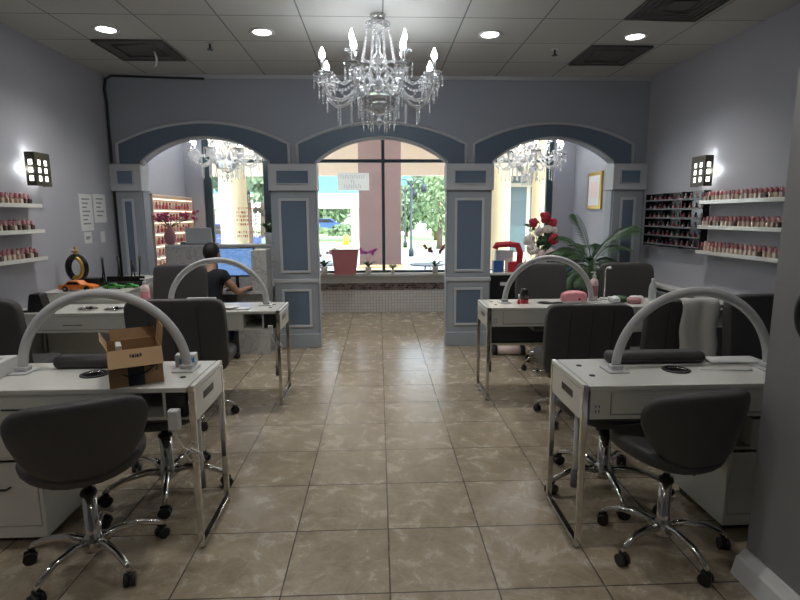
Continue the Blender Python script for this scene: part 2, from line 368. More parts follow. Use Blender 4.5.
# blue panels and trim over the arches
TR = [(-2.915, -1.01), (-.912, 1.013), (1.105, 2.963)]
for k, ((x0, x1), (t0, t1)) in enumerate(zip(WC, TR)):
    inn = arc(x0, x1, ZS, RISE); out = arc(t0, t1, 2.365, .235)
    mb = MB()
    zc = 2.14
    ip = [(x0, zc)] + inn + [(x1, zc)]; op = [(t0, zc)] + out + [(t1, zc)]
    for i in range(len(ip)-1): mb.prism([ip[i], ip[i+1], op[i+1], op[i]], YA-.008, YA, 'panel_blue')
    mb.tube([(p[0], YA-.012, p[1]) for p in op], .018, 'trim_grey', 6)
    mb.tube([(p[0], YA-.006, p[1]+.006) for p in ip], .012, 'trim_grey', 6)
    struct(mb, 'trim_%d' % (k+2))
# columns
def column(k, x0, x1, narrow=False):
    mb = MB(); p = .028
    mb.box(x0+.015, x1-.015, YA-p, YA, 0, 1.85, 'shaft')
    mb.box(x0+.0, x1-.0, YA-p-.02, YA, 0, .17, 'shaft', .006)          # base
    mb.box(x0-.012, x1+.012, YA-p-.03, YB+.02, 1.845, 2.145, 'trim_grey', .01)   # capital
    mb.box(x0-.004, x1+.004, YA-p-.012, YA, .785, .83, 'trim_grey', .006)
    cw = (x1-x0)
    def panel(a, b, c, d, dep, t=.03):
        mb.box(a, b, dep-.004, dep, c, d, 'panel_blue')
        mb.box(a, a+t, dep-.012, dep-.003, c, d, 'trim_grey', .003); mb.box(b-t, b, dep-.012, dep-.003, c, d, 'trim_grey', .003)
        mb.box(a+t, b-t, dep-.012, dep-.003, c, c+t, 'trim_grey', .003); mb.box(a+t, b-t, dep-.012, dep-.003, d-t, d, 'trim_grey', .003)
    ci = .075 if cw > .4 else .07
    panel(x0+ci, x1-ci, 1.915, 2.075, YA-p-.03, .012)
    s = .09 if cw > .4 else .095
    panel(x0+s, x1-s, .90, 1.76, YA-p)
    panel(x0+s, x1-s, .25, .71, YA-p)
    struct(mb, 'trim_%d' % k)
column(6, -2.995, WC[0][0]); column(7, WC[0][1], WC[1][0]); column(8, WC[1][1], WC[2][0]); column(9, WC[2][1], 3.125)
# window wall
struct(B(XL, XR, YW, YW+.18, 0, .365, 'mosaic_white').box(XL, XR, YW, YW+.18, .365, .48, 'mosaic_dark').box(XL, XR, YW, YW+.18, .48, .60, 'trim_white').box(XL, -2.72, YW, YW+.18, .6, H, 'wall').box(2.80, XR, YW, YW+.18, .6, H, 'wall').box(-2.72, 2.8, YW, YW+.18, 3.02, H, 'wall'), 'wall_window')
struct(B(-2.72, 2.8, YW-.10, YW+.18, .60, .645, 'trim_white', .006), 'trim_10')
fr = [(-2.72, -2.60), (-1.80, -1.62), (.055, .105), (1.30, 1.42), (2.70, 2.8)]
for i, ((a, b1), (c, d)) in enumerate(zip(fr, fr[1:])):
    mb = MB().box(a if i == 0 else (a+b1)/2, b1, YW+.05, YW+.12, .645, 3.02, 'window_frame').box(c, d if i == 3 else (c+d)/2, YW+.05, YW+.12, .645, 3.02, 'window_frame')
    mb.box(b1, c, YW+.05, YW+.12, 2.385, 2.435, 'window_frame').box(b1, c, YW+.05, YW+.12, .645, .68, 'window_frame').box(b1, c, YW+.05, YW+.12, 2.98, 3.02, 'window_frame')
    o = struct(mb, 'window_%d' % (i+1))
    MB().box(b1, c, YW+.08, YW+.086, .68, 2.385, 'pane_glass').box(b1, c, YW+.08, YW+.086, 2.435, 2.98, 'pane_glass').build('pane', o)

# ------------------------------------------------------------------ outside
GZ = -.12
struct(B(-40, 40, YW+.2, 17, GZ-.2, GZ, 'outside_paver'), 'trim_11').name = 'ground_pavement'
struct(B(-60, 60, 17, 27, GZ-.2, GZ-.02, 'asphalt'), 'x').name = 'ground_road'
struct(B(-60, 2.0, 27, 80, GZ-.2, GZ, 'grass'), 'x').name = 'ground_lawn'
struct(B(2.0, 60, 27, 80, GZ-.2, GZ, 'grass'), 'x').name = 'ground_lawn_right'
o = B(-8, 14, YW+.2, 12.9, 3.35, 3.6, 'soffit').box(-8, 14, 12.8, 13.1, 2.50, 3.7, 'soffit').build('canopy_roof'); tag(o, None, None, kind='structure')
tag(B(-.40, .47, 11.0, 12.0, GZ+.55, 3.35, 'outside_pink', .02).box(-.46, .53, 10.93, 12.07, GZ, GZ+.60, 'outside_tan', .02).box(-.43, .50, 10.96, 12.04, GZ+.60, GZ+.67, 'outside_tan', .02).build('canopy_column'), 'square dusty pink column with tan base outside the middle window', 'column')
def round_col(label, px, yy, r, m='outside_cream'):
    o = MB().lathe([(r*1.25, GZ), (r*1.25, GZ+.3), (r*1.1, GZ+.34), (r, GZ+.4), (r*.96, 3.0), (r*1.15, 3.05), (r*1.2, 3.35)], m, 28).build('canopy_column', None, (px, yy, 0))
    return tag(o, label, 'column')
round_col('cream round column seen through the left arch window', -2.88, 10.8, .27)
round_col('slim cream column nearest the middle pillar in the right arch', 2.55, 11.2, .20)
round_col('cream column in the right arch, just left of the grey window post', 3.35, 10.9, .20)
# storefront across on the right
t = thing('storefront', 'cream storefront with dark glass windows seen through the right arch', 'building', (5.4, 16.5, GZ))
B(-1.7, 5, 0, .4, 0, .5, 'outside_cream').box(-1.7, 5, 0, .4, 3.1, 5.5, 'outside_cream').box(-1.7, -1.3, 0, .4, .5, 3.1, 'outside_cream').box(3, 5, 0, .4, .5, 3.1, 'outside_cream').build('facade', t)
B(-1.3, 3, .15, .25, .5, 3.1, 'store_window').build('shop_window', t)
B(-1.8, 5, -1.2, 0, 3.0, 3.25, 'white_render', .02).build('awning', t)
# far buildings
t = thing('building', 'white fascia with teal roof and pink pier seen left of the pink column', 'building', (-3.5, 34, GZ))
B(-9, 2.6, 0, 4, 2.15, 3.05, 'white_render').build('fascia', t)
B(-9, 2.6, .4, 4, 3.05, 4.6, 'teal').build('canopy', t)
for x in (-7, -4.5, -1.4): MB().cyl((x, 1, 1.07), .12, 2.15, 'white_render', 12).build('post', t)
B(1.75, 2.6, -.2, 4, 0, 2.15, 'outside_pink').build('pink_wall', t)
t = thing('building', 'pale building with teal roof between the pink column and the park trees', 'building', (2.5, 46, GZ))
B(-3, 3.2, 0, 5, 0, 4.2, 'white_render').build('facade', t)
MB().prism([(-3.2, 4.2), (3.6, 4.2), (3.0, 5.6), (-2.4, 6.0)], -.3, 5, 'teal').build('roof', t)
def tree(label, x, y, h, r, m='tree_leaf', seed=1, n=420, sz=.28, z0=.35):
    rnd = random.Random(seed); t = thing('tree', label, 'tree', (x, y, GZ))
    MB().tube([(0, 0, 0), (.05, .03, h*.3), (-.04, 0, h*.62)], .1, 'bark', 8, rs=[.16, .11, .06]).build('trunk', t)
    mb = MB()
    for i in range(n):
        while True:
            v = Vector((rnd.uniform(-1, 1), rnd.uniform(-1, 1), rnd.uniform(-1, 1)))
            if .35 < v.length < 1: break
        c = Vector((v.x*r, v.y*r, h*(z0+(1-z0)*.5)+v.z*h*(1-z0)*.5)); s_ = sz*rnd.uniform(.6, 1.3)
        T = Matrix.Translation(c) @ Euler((rnd.uniform(0, 6), rnd.uniform(0, 6), rnd.uniform(0, 6))).to_matrix().to_4x4()
        vs = [mb.bm.verts.new(p) for p in ((-s_, 0, 0), (0, -s_*.5, .03), (s_, 0, 0), (0, s_*.5, .03))]
        mb.bm.faces.new(vs); mb._fin(vs, m, T)
    mb.build('foliage', t); return t
tree('green tree right of the cream column through the left arch', -4.6, 19, 6.2, 1.8, seed=2, n=900)
tree('tall leafy tree filling the left arch window beside the column pillar', -5.6, 26, 8, 2.6, 'leaf_light', 3, 900, .35)
tree('tall park tree behind the lamp posts in the middle arch', 3.9, 36, 5.8, 1.9, seed=4, n=1300, sz=.28, z0=.12)
tree('park tree nearest the right pillar in the middle arch', 3.1, 27, 4.2, .95, 'leaf_light', 5, 600, .16, .2)
tree('tree beyond the lamp posts with pale green crown', 2.2, 42.5, 4.0, 1.2, seed=6, n=900, z0=.1)
tree('dark tree behind the parked blue car', -7.5, 70, 6, 4.5, seed=7, n=1500, sz=.5, z0=.05)
tree('dark tree far behind the pink pier outside', -1.0, 84, 6, 4, seed=8, n=1300, sz=.5, z0=.05)
for i, (x, y, w_) in enumerate([(-7.0, 50, 2.4), (-2.9, 45, 1.5), (5.4, 42, 1.2), (-13.5, 50, 2.4)]):
    mb = MB(); rnd = random.Random(i+30)
    for k in range(420):
        a, b2, c = rnd.uniform(0, 6.28), rnd.uniform(0, 1), rnd.random()**.4
        p = Vector((math.cos(a)*w_*c*math.sqrt(1-b2*b2), math.sin(a)*.6*c, b2*1.0*c)); s_ = .22
        T = Matrix.Translation(p) @ Euler((rnd.uniform(0, 6), rnd.uniform(0, 6), 0)).to_matrix().to_4x4()
        vs = [mb.bm.verts.new(q) for q in ((-s_, 0, 0), (0, -s_*.6, .02), (s_, 0, 0), (0, s_*.6, .02))]; mb.bm.faces.new(vs); mb._fin(vs, ('leaf_light', 'tree_leaf')[i % 2], T)
    tag(mb.build('bush', None, (x, y, GZ)), ['rounded bush by the road, left of the pink pier outside', 'low bush beside the pink pier outside', 'bush on the lawn below the park trees', 'wide bush farthest left beyond the road'][i], 'bush')
# lamp posts
def lamp_post(label, x, y, h, arms):
    t = thing('street_lamp', label, 'street lamp', (x, y, GZ))
    MB().lathe([(.11, 0), (.11, .25), (.05, .35), (.04, h)], 'metal_dark', 12).build('post', t)
    for s_ in arms:
        MB().tube([(0, 0, h-.25), (s_*.25, 0, h+.05), (s_*.48, 0, h-.02), (s_*.52, 0, h-.1)], .025, 'metal_dark', 6).build('arm', t)
        MB().lathe([(.05, -.42), (.12, -.38), (.14, -.15), (.05, -.08), (.02, 0)], 'metal_dark', 10, c=(s_*.52, 0, h-.08)).build('lantern', t)
lamp_post('two armed dark lamp post, the taller one on the path outside', 1.35, 22, 3.1, (-1, 1))
lamp_post('dark lamp post farther along the path outside', 1.40, 28, 3.1, (-1, 1))
# parked car
def car(label, x, y, m, rz=0, s=1):
    t = thing('car', label, 'car', (x, y, GZ-.02), rz, s=s)
    MB().prism([(-2.1, .35), (2.1, .35), (2.15, .8), (1.5, .95), (.9, 1.4), (-.9, 1.42), (-1.6, .98), (-2.15, .85)], -.8, .8, m).build('body', t)
    MB().prism([(-1.35, 1.0), (1.3, .98), (.82, 1.34), (-.85, 1.36)], -.82, .82, 'black_gloss').build('window_glass', t)
    for wx in (-1.3, 1.3):
        for wy in (-.78, .78): MB().cyl((wx, wy, .34), .34, .2, 'rubber', 20, axis='Y').cyl((wx, wy*1.05, .34), .18, .2, 'chrome', 12, axis='Y').build('wheel', t)
car('dark blue car parked beyond the road, left of the pink pier', -6.0, 58, 'car_blue')
car('dark car on the road seen through the left arch window', -7.0, 22.5, 'car_blue', .1)
tag(MB().lathe([(.16, 0), (.18, .5), (.12, .56), (.06, .6)], 'yellow', 12).build('bollard', None, (-1.9, 31, GZ)), 'yellow street bollard beyond the pavement', 'bollard')
# cafe furniture outside
def cafe_table(label, x, y, s=1):
    t = thing('cafe_table', label, 'table', (x, y, GZ), s=s)
    MB().cyl((0, 0, .72), .34, .02, 'metal_dark', 24).build('tabletop', t)
    for a in (0, 2.1, 4.2): MB().tube([(.05*math.cos(a), .05*math.sin(a), .71), (.28*math.cos(a), .28*math.sin(a), 0)], .012, 'metal_dark', 6).build('leg', t)
def cafe_chair(label, x, y, rz):
    t = thing('cafe_chair', label, 'chair', (x, y, GZ), rz)
    MB().cyl((0, 0, .45), .21, .02, 'metal_dark', 20).build('seat', t)
    MB().tube([(-.19, -.16, .45), (-.2, -.22, .85), (0, -.24, .93), (.2, -.22, .85), (.19, -.16, .45)], .012, 'metal_dark', 6).tube([(0, -.2, .45), (0, -.24, .92)], .008, 'metal_dark', 6).build('backrest', t)
    for a in (-1, 1):
        for b in (-1, 1): MB().tube([(a*.15, b*.15, .45), (a*.19, b*.2, 0)], .011, 'metal_dark', 6).build('leg', t)
cafe_table('round dark cafe table outside at the right of the middle window', .95, 10.4)
cafe_chair('dark wire cafe chair outside beside the dark red orchid', 1.75, 10.6, .6)
cafe_table('round dark cafe table outside at the left of the middle window', -1.15, 10.6)
cafe_chair('dark wire cafe chair outside behind the pink box on the sill', -1.35, 11.5, -.9)

# ------------------------------------------------------------------ ceiling fittings
dl = None
def downlight(label, x, y, power=DOWN):
    t = thing('downlight', label, 'ceiling light', (x, y, H))
    MB().lathe([(.072, -.002), (.105, -.002), (.105, -.008), (.095, -.012), (.075, -.010)], 'trim_white', 32, ring=True).build('trim_ring', t)
    MB().cyl((0, 0, -.004), .075, .006, 'downlight', 28).build('lens', t)
    L = bpy.data.lights.new('downlight_lamp', 'SPOT'); L.energy = power*4; L.spot_size = math.radians(125); L.spot_blend = 1; L.shadow_soft_size = .07; L.color = (1, .97, .92)
    lo = bpy.data.objects.new('downlight_lamp', L); COL.objects.link(lo); lo.parent = t; lo.location = (0, 0, -.03)
    return t
for x, y, l in [(-2.24, 4.77, 'leftmost of the four round ceiling downlights'), (-.965, 4.8, 'second round ceiling downlight from the left, left of chandelier'), (.976, 4.81, 'round ceiling downlight just right of the chandelier'), (2.256, 4.83, 'rightmost round ceiling downlight, beside the small vent')]: downlight(l, x, y)
for x in (-2.2, -.9, 1.0):  # unseen downlights added as fill for the near half of the room
    for y in (2.2, -.4): downlight('added fill downlight above the near desks, outside the picture', x, y, DOWN*.58).__setitem__('group', 'added fill downlights outside the picture')
for x, l in ((-2.1, 'left'), (.05, 'middle'), (2.2, 'right')): downlight('added fill downlight of the window room, behind the %s arch' % l, x, 7.4, DOWN*.8)  # added lamps, hidden above the arches, that brighten the window room
def vent(label, x0, x1, y0, y1, rings):
    t = thing('ceiling_vent', label, 'vent', ((x0+x1)/2, (y0+y1)/2, H)); a, b2 = (x1-x0)/2, (y1-y0)/2
    B(-a, a, -b2, b2, -.008, -.001, 'vent_grey').build('backing', t)
    mb = MB()
    for k in range(rings):
        f_ = 1-k/rings*.8
        mb.tube([(-a*f_, -b2*f_, -.012), (a*f_, -b2*f_, -.012), (a*f_, b2*f_, -.012), (-a*f_, b2*f_, -.012)], .010, 'vent_grey', 4, closed=True)
    mb.build('louvre', t)
vent('square grey return air vent with a dangling strip, upper left of ceiling', -2.50, -1.89, 5.03, 5.62, 2)
vent('square grey ceiling vent beside the rightmost downlight', 1.98, 2.55, 5.08, 5.68, 2)
vent('large grey ceiling diffuser with rings at the top right corner', 1.97, 2.55, 3.84, 4.42, 5)
tag(MB().sheet(lambda u, v: (-2.08+.02*math.sin(u*3)+v*.02, 5.3, H-.02-u*.14), 6, 1, 'paper', .002).build('paper_strip'), 'thin pale strip dangling from the upper left ceiling vent', 'strip')
for x, y, l in [(-1.50, 5.12, 'small dark sprinkler head left of the chandelier'), (1.675, 5.21, 'small dark sprinkler head right of the chandelier')]:
    t = thing('sprinkler', l, 'sprinkler', (x, y, H)); MB().cyl((0, 0, -.004), .035, .008, 'trim_white', 16).build('escutcheon', t)
    MB().cyl((0, 0, -.03), .010, .05, 'metal_dark', 8).cyl((0, 0, -.056), .028, .004, 'metal_dark', 14).build('head', t)
# black cable in the left corner and along the ceiling
tag(MB().tube([(-1.9, YA-.03, H-.045), (-2.9, YA-.03, H-.02), (-2.965, YA-.03, H-.05), (-2.985, YA-.03, H-.16), (-2.97, YA-.035, H-.3), (-2.972, YA-.035, 1.6), (-2.962, YA-.035, .01)], .013, 'black_plastic', 6).build('cable'), 'black cable running down the left corner beside the arch pillar', 'cable')

# ------------------------------------------------------------------ chandeliers
def make_chandelier(label, loc, s=1, top=.62):
    t = thing('chandelier', label, 'chandelier', loc, s=s)
    MB().lathe([(.005, -.30), (.02, -.285), (.03, -.26), (.02, -.235), (.008, -.22), (.05, -.20), (.12, -.15), (.145, -.10), (.13, -.075), (.04, -.06), (.025, -.02), (.05, .0), (.055, .03), (.02, .06), (.018, .14), (.045, .17), (.05, .20), (.02, .23), (.015, .36), (.04, .40), (.09, .425), (.095, .435), (.02, .45), (.01, .47)], 'crystal', 20).build('glass_column', t)
    MB().cyl((0, 0, (top+.46)/2), .006, top-.46, 'chrome', 8).build('hanging_rod', t)
    MB().lathe([(.01, top-.04), (.05, top-.03), (.06, top-.0)], 'chrome', 20).build('ceiling_rose', t)
    def drop(mb, p, n, r=.0085, d=.021, end=True):
        for k in range(n): mb.sph((p[0], p[1], p[2]-k*d), r, 'crystal', 6, (1, 1, 1.15))
        if end: mb.sph((p[0], p[1], p[2]-n*d-.012), r*1.25, 'crystal', 6, (.8, .8, 2.4))
    for k in range(8):
        a = PI/8 + k*PI/4; c, s_ = math.cos(a), math.sin(a)
        P = lambda r, z: (c*r, s_*r, z)
        pr = [(.05, -.04), (.11, .0), (.17, -.03), (.22, -.085), (.29, -.125), (.36, -.12), (.415, -.07), (.43, -.01), (.432, .04)]
        arm = MB().tube([P(*q) for q in pr], .014, 'crystal', 8).tube([P(.10, .01), P(.13, .05), P(.17, .055), P(.185, .02), P(.16, .0)], .008, 'crystal', 6).build('arm', t)
        MB().lathe([(.012, .02), (.035, .035), (.062, .045), (.066, .055), (.02, .05), (.018, .075)], 'crystal', 14, c=P(.432, 0)).build('drip_dish', arm)
        MB().cyl(P(.432, .105), .012, .07, 'white_plastic', 10).build('candle', arm)
        MB().lathe([(.010, .14), (.020, .158), (.021, .178), (.012, .200), (.003, .222)], 'bulb', 10, c=P(.432, 0)).build('bulb', arm)
        mb = MB()
        for q in range(6):
            b2 = q*PI/3; x, y = c*.432+.06*math.cos(b2), s_*.432+.06*math.sin(b2); drop(mb, (x, y, .035), 3 if q % 2 else 2, .008)
        drop(mb, P(.432, -.005), 6); mb.tube([(c*.432+.06*math.cos(q*PI/6), s_*.432+.06*math.sin(q*PI/6), .036) for q in range(12)], .002, 'chrome', 4, closed=True).build('dish_drops', arm)
        mb = MB(); drop(mb, P(.32, -.145), 5); mb.build('crystal_drop', t); mb = MB(); drop(mb, P(.22, -.10), 7); mb.build('crystal_drop', t)
        mb = MB()
        for j in range(22):                                  # upper strand from crown to arm hub
            u = j/21; mb.sph(P(.085+(.17-.085)*u+.0*u, .42-.37*u-.05*math.sin(PI*u)), .0095, 'crystal', 6)
        mb.build('crystal_strand', t)
        mb = MB(); a2 = a+PI/4
        for j in range(13):                                  # swag between neighbouring dishes
            u = j/12; p = Vector(P(.36, .06)).lerp(Vector((math.cos(a2)*.36, math.sin(a2)*.36, .06)), u); p.z -= .10*math.sin(PI*u); mb.sph(p, .0095, 'crystal', 6)
        for j in range(11):
            u = j/10; p = Vector(P(.17, .06)).lerp(Vector(P(.42, .05)), u); p.z -= .06*math.sin(PI*u); mb.sph(p, .012, 'crystal', 6)
        mb.build('crystal_swag', t)
        mb = MB(); drop(mb, P(.135, -.12), 6); 
        p = (math.cos(a+.4)*.06, math.sin(a+.4)*.06, -.20); drop(mb, p, 5, .007); mb.tube([P(.135, -.115), P(.10, -.15), (p[0], p[1], -.20)], .002, 'chrome', 4).build('bowl_drop', t)
    for k in range(4):
        a = PI/4+k*PI/2; c, s_ = math.cos(a), math.sin(a); P = lambda r, z: (c*r, s_*r, z)
        arm = MB().tube([P(.03, .10), P(.08, .15), P(.14, .15), P(.20, .12), P(.25, .14), P(.265, .19)], .010, 'crystal', 8).build('arm', t)
        MB().lathe([(.010, .17), (.03, .185), (.048, .195), (.050, .202), (.015, .20), (.014, .215)], 'crystal', 14, c=P(.265, 0)).build('drip_dish', arm)
        MB().cyl(P(.265, .235), .011, .05, 'white_plastic', 10).build('candle', arm)
        MB().lathe([(.009, .26), (.017, .275), (.018, .29), (.010, .315), (.003, .34)], 'bulb', 10, c=P(.265, 0)).build('bulb', arm)
        mb = MB(); drop(mb, P(.265, .16), 4); mb.build('dish_drops', arm)
    return t
ch = make_chandelier('large crystal chandelier hanging in the front room above the aisle', (.012, 4.4, 2.575), 1.06, top=.495)
dup(ch, 'crystal chandelier hanging beyond the left arch', (-2.13, 7.75, 2.40), .2, 1.10)
dup(ch, 'crystal chandelier hanging beyond the right arch', (2.14, 7.7, 2.36), .35, 1.12)
for o in list(COL.objects):
    if o.name.startswith('chandelier') and o is not ch:
        for c in o.children:
            if c.name.startswith('hanging_rod'):
                # a longer rod reaches the ceiling in the window room
                z1 = (H-o.location.z)/o.scale[2]; c.data = c.data.copy()
                for v in c.data.vertices:
                    if v.co.z > .47: v.co.z = z1
            if c.name.startswith('ceiling_rose'): c.location.z = (H-o.location.z)/o.scale[2]-.495

# ------------------------------------------------------------------ chairs
def caster(parent, p, a):
    T = Matrix.Translation(p) @ Matrix.Rotation(a, 4, 'Z')
    mb = MB(); mb.xf = T
    mb.cyl((0, .014, .028), .028, .018, 'black_plastic', 16, axis='Y').cyl((0, -.014, .028), .028, .018, 'black_plastic', 16, axis='Y').cyl((0, 0, .028), .01, .04, 'chrome', 8, axis='Y')
    mb.box(-.022, .022, -.006, .006, .03, .062, 'black_plastic', .003).cyl((0, 0, .068), .007, .02, 'chrome', 8)
    return mb.build('caster', parent)
def star_base(t, R=.29, phase=0, seat_z=.44, dark=False):
    MB().lathe([(.018, .06), (.045, .065), (.05, .085), (.05, .12), (.034, .14), (.030, .15), (.028, seat_z*.72)], 'chrome', 18).lathe([(.034, seat_z*.70), (.036, seat_z*.72), (.030, seat_z*.75)], 'black_plastic', 16).cyl((0, 0, seat_z*.87), .017, seat_z*.3, 'chrome', 12).build('gas_lift', t)
    for k in range(5):
        a = math.radians(phase)+k*2*PI/5; c, s_ = math.cos(a), math.sin(a)
        leg = MB().tube([(c*.03, s_*.03, .105), (c*R*.35, s_*R*.35, .125), (c*R*.7, s_*R*.7, .118), (c*R*.92, s_*R*.92, .09), (c*R, s_*R, .07)], .015, 'chrome', 10, rs=[.024, .019, .015, .014, .013]).build('base_leg', t)
        caster(leg, (c*R, s_*R, 0), a+.5+k)
def make_stool(label, loc, rz, phase, h=1.0, back=True):
    t = thing('salon_stool', label, 'chair', loc, rz)
    sz = .50*h
    star_base(t, .29, phase-math.degrees(rz), sz-.03)
    MB().cyl((0, 0, sz-.055), .07, .025, 'black_plastic', 16).build('seat_plate', t)
    MB().blob(lambda x, y, z: Vector((x*.25, y*.235+.02, sz-.01+z*.052+.045*x*x)), 'leather', (.85, .6)).build('seat', t)
    if not back: return t
    def bf(x, y, z):
        k = 1-.40*max(0, (.35-z)/1.35)**1.7
        return Vector((x*.265*k, -.235+y*.045+.11*(x*k)**2-.03*z, sz+.175+z*.17-(.02*x*x if z > 0 else 0)))
    MB().blob(bf, 'leather', (.6, .45), 36, 22).build('backrest', t)
    MB().tube([(0, -.06, sz-.055), (0, -.17, sz-.05), (0, -.20, sz+.0), (0, -.20, sz+.06)], .012, 'black_plastic', 8).build('back_bracket', t)
    return t
make_stool('dark grey low backed rolling stool nearest the camera on the right', (1.33, 2.25, 0), math.radians(10), -80).scale = (.97, .95, 1)
make_stool('dark grey low backed rolling stool nearest the camera on the left', (-1.315, 2.26, 0), math.radians(27), 180)
make_stool('dark backless rolling stool under the back edge of the near right desk', (1.29, 2.82, 0), 0, 192, .95, False).scale = (1.15, 1.15, 1)
make_stool('dark backless rolling stool under the back edge of the near left desk', (-1.24, 2.93, 0), 0, 0, .95, False).scale = (1.15, 1.15, 1)
def make_chair(label, loc, rz, phase=10, group=None):
    t = thing('salon_chair', label, 'chair', loc, rz, group)
    star_base(t, .31, phase, .42)
    B(-.12, .12, -.14, .14, .385, .415, 'black_plastic', .006).build('seat_plate', t)
    B(-.30, .30, -.24, .30, .41, .52, 'leather', .045, seg=4).build('seat', t)
    mb = MB()
    def bk(x, y, z): return Vector((x*.35, -.285+y*.05+.035*x*x-.035*z, .70+z*.27))
    mb.blob(bk, 'leather', (.24, .24), 44, 24)
    mb.build('backrest', t)
    for q in (-.17, 0, .17): MB().tube([(q, -.285-.052+.035*(q/.35)**2-.035*z+.001, .70+z*.27) for z in (-.85, -.5, 0, .5, .85)], .0035, 'leather_seam', 6).build('seam', t)
    MB().tube([(-.10, 0, .40), (-.34, -.02, .385)], .008, 'chrome', 8).cyl((-.35, -.02, .385), .012, .05, 'chrome', 10, axis='X').build('height_lever', t)
    return t
c0 = make_chair('tall backed dark grey chair in front of the far right desk, back to camera', (1.49, 3.86, 0), math.radians(-4))
c0.scale = (.86, 1, .98)
dup(c0, 'tall backed dark grey chair in front of the far left desk, back to camera', (-1.46, 4.02, 0), math.radians(3), (.98, 1, 1.02))
dup(c0, 'tall backed dark chair behind the far right desk, framed by its arch lamp', (1.69, 5.18, 0), math.radians(180), (.75, .95, 1.10))
dup(c0, 'tall backed dark chair beyond the far right desk beside the palm', (2.60, 5.20, 0), math.radians(178), (.80, .9, 1.09))
dup(c0, 'tall backed dark chair behind the far left desk, left of the seated person', (-1.98, 5.10, 0), math.radians(182), (.74, .9, 1.12))
dup(c0, 'dark tall backed chair cut off by the left edge of the picture', (-2.60, 3.62, 0), math.radians(4), (.92, 1, 1.09))
cE = dup(c0, 'dark tall backed chair with a white towel hung over its back', (2.12, 3.80, 0), math.radians(0), (.72, .85, 1.0))
dup(c0, 'dark tall backed chair half hidden by the grey wall end on the right', (2.66, 3.10, 0), math.radians(185), (1, 1, 1.06))
# towel on the chair back
def tw(u, v):
    x = 2.065+v*.265; s_ = u
    if s_ < .45: y = 3.475-.012*math.sin(v*9); z = .50+(s_/.45)*.46
    elif s_ < .55: k = (s_-.45)/.1; y = 3.475+.10*k; z = .968+.018*math.sin(PI*k)
    else: y = 3.60+.02*(s_-.55); z = .96-(s_-.55)/.45*.34
    return (x+.008*math.sin(z*22), y+.006*math.sin(v*16+z*5), z)
tag(MB().sheet(tw, 30, 14, 'towel', .006).build('towel'), 'white towel hanging over the back of a dark chair', 'towel')

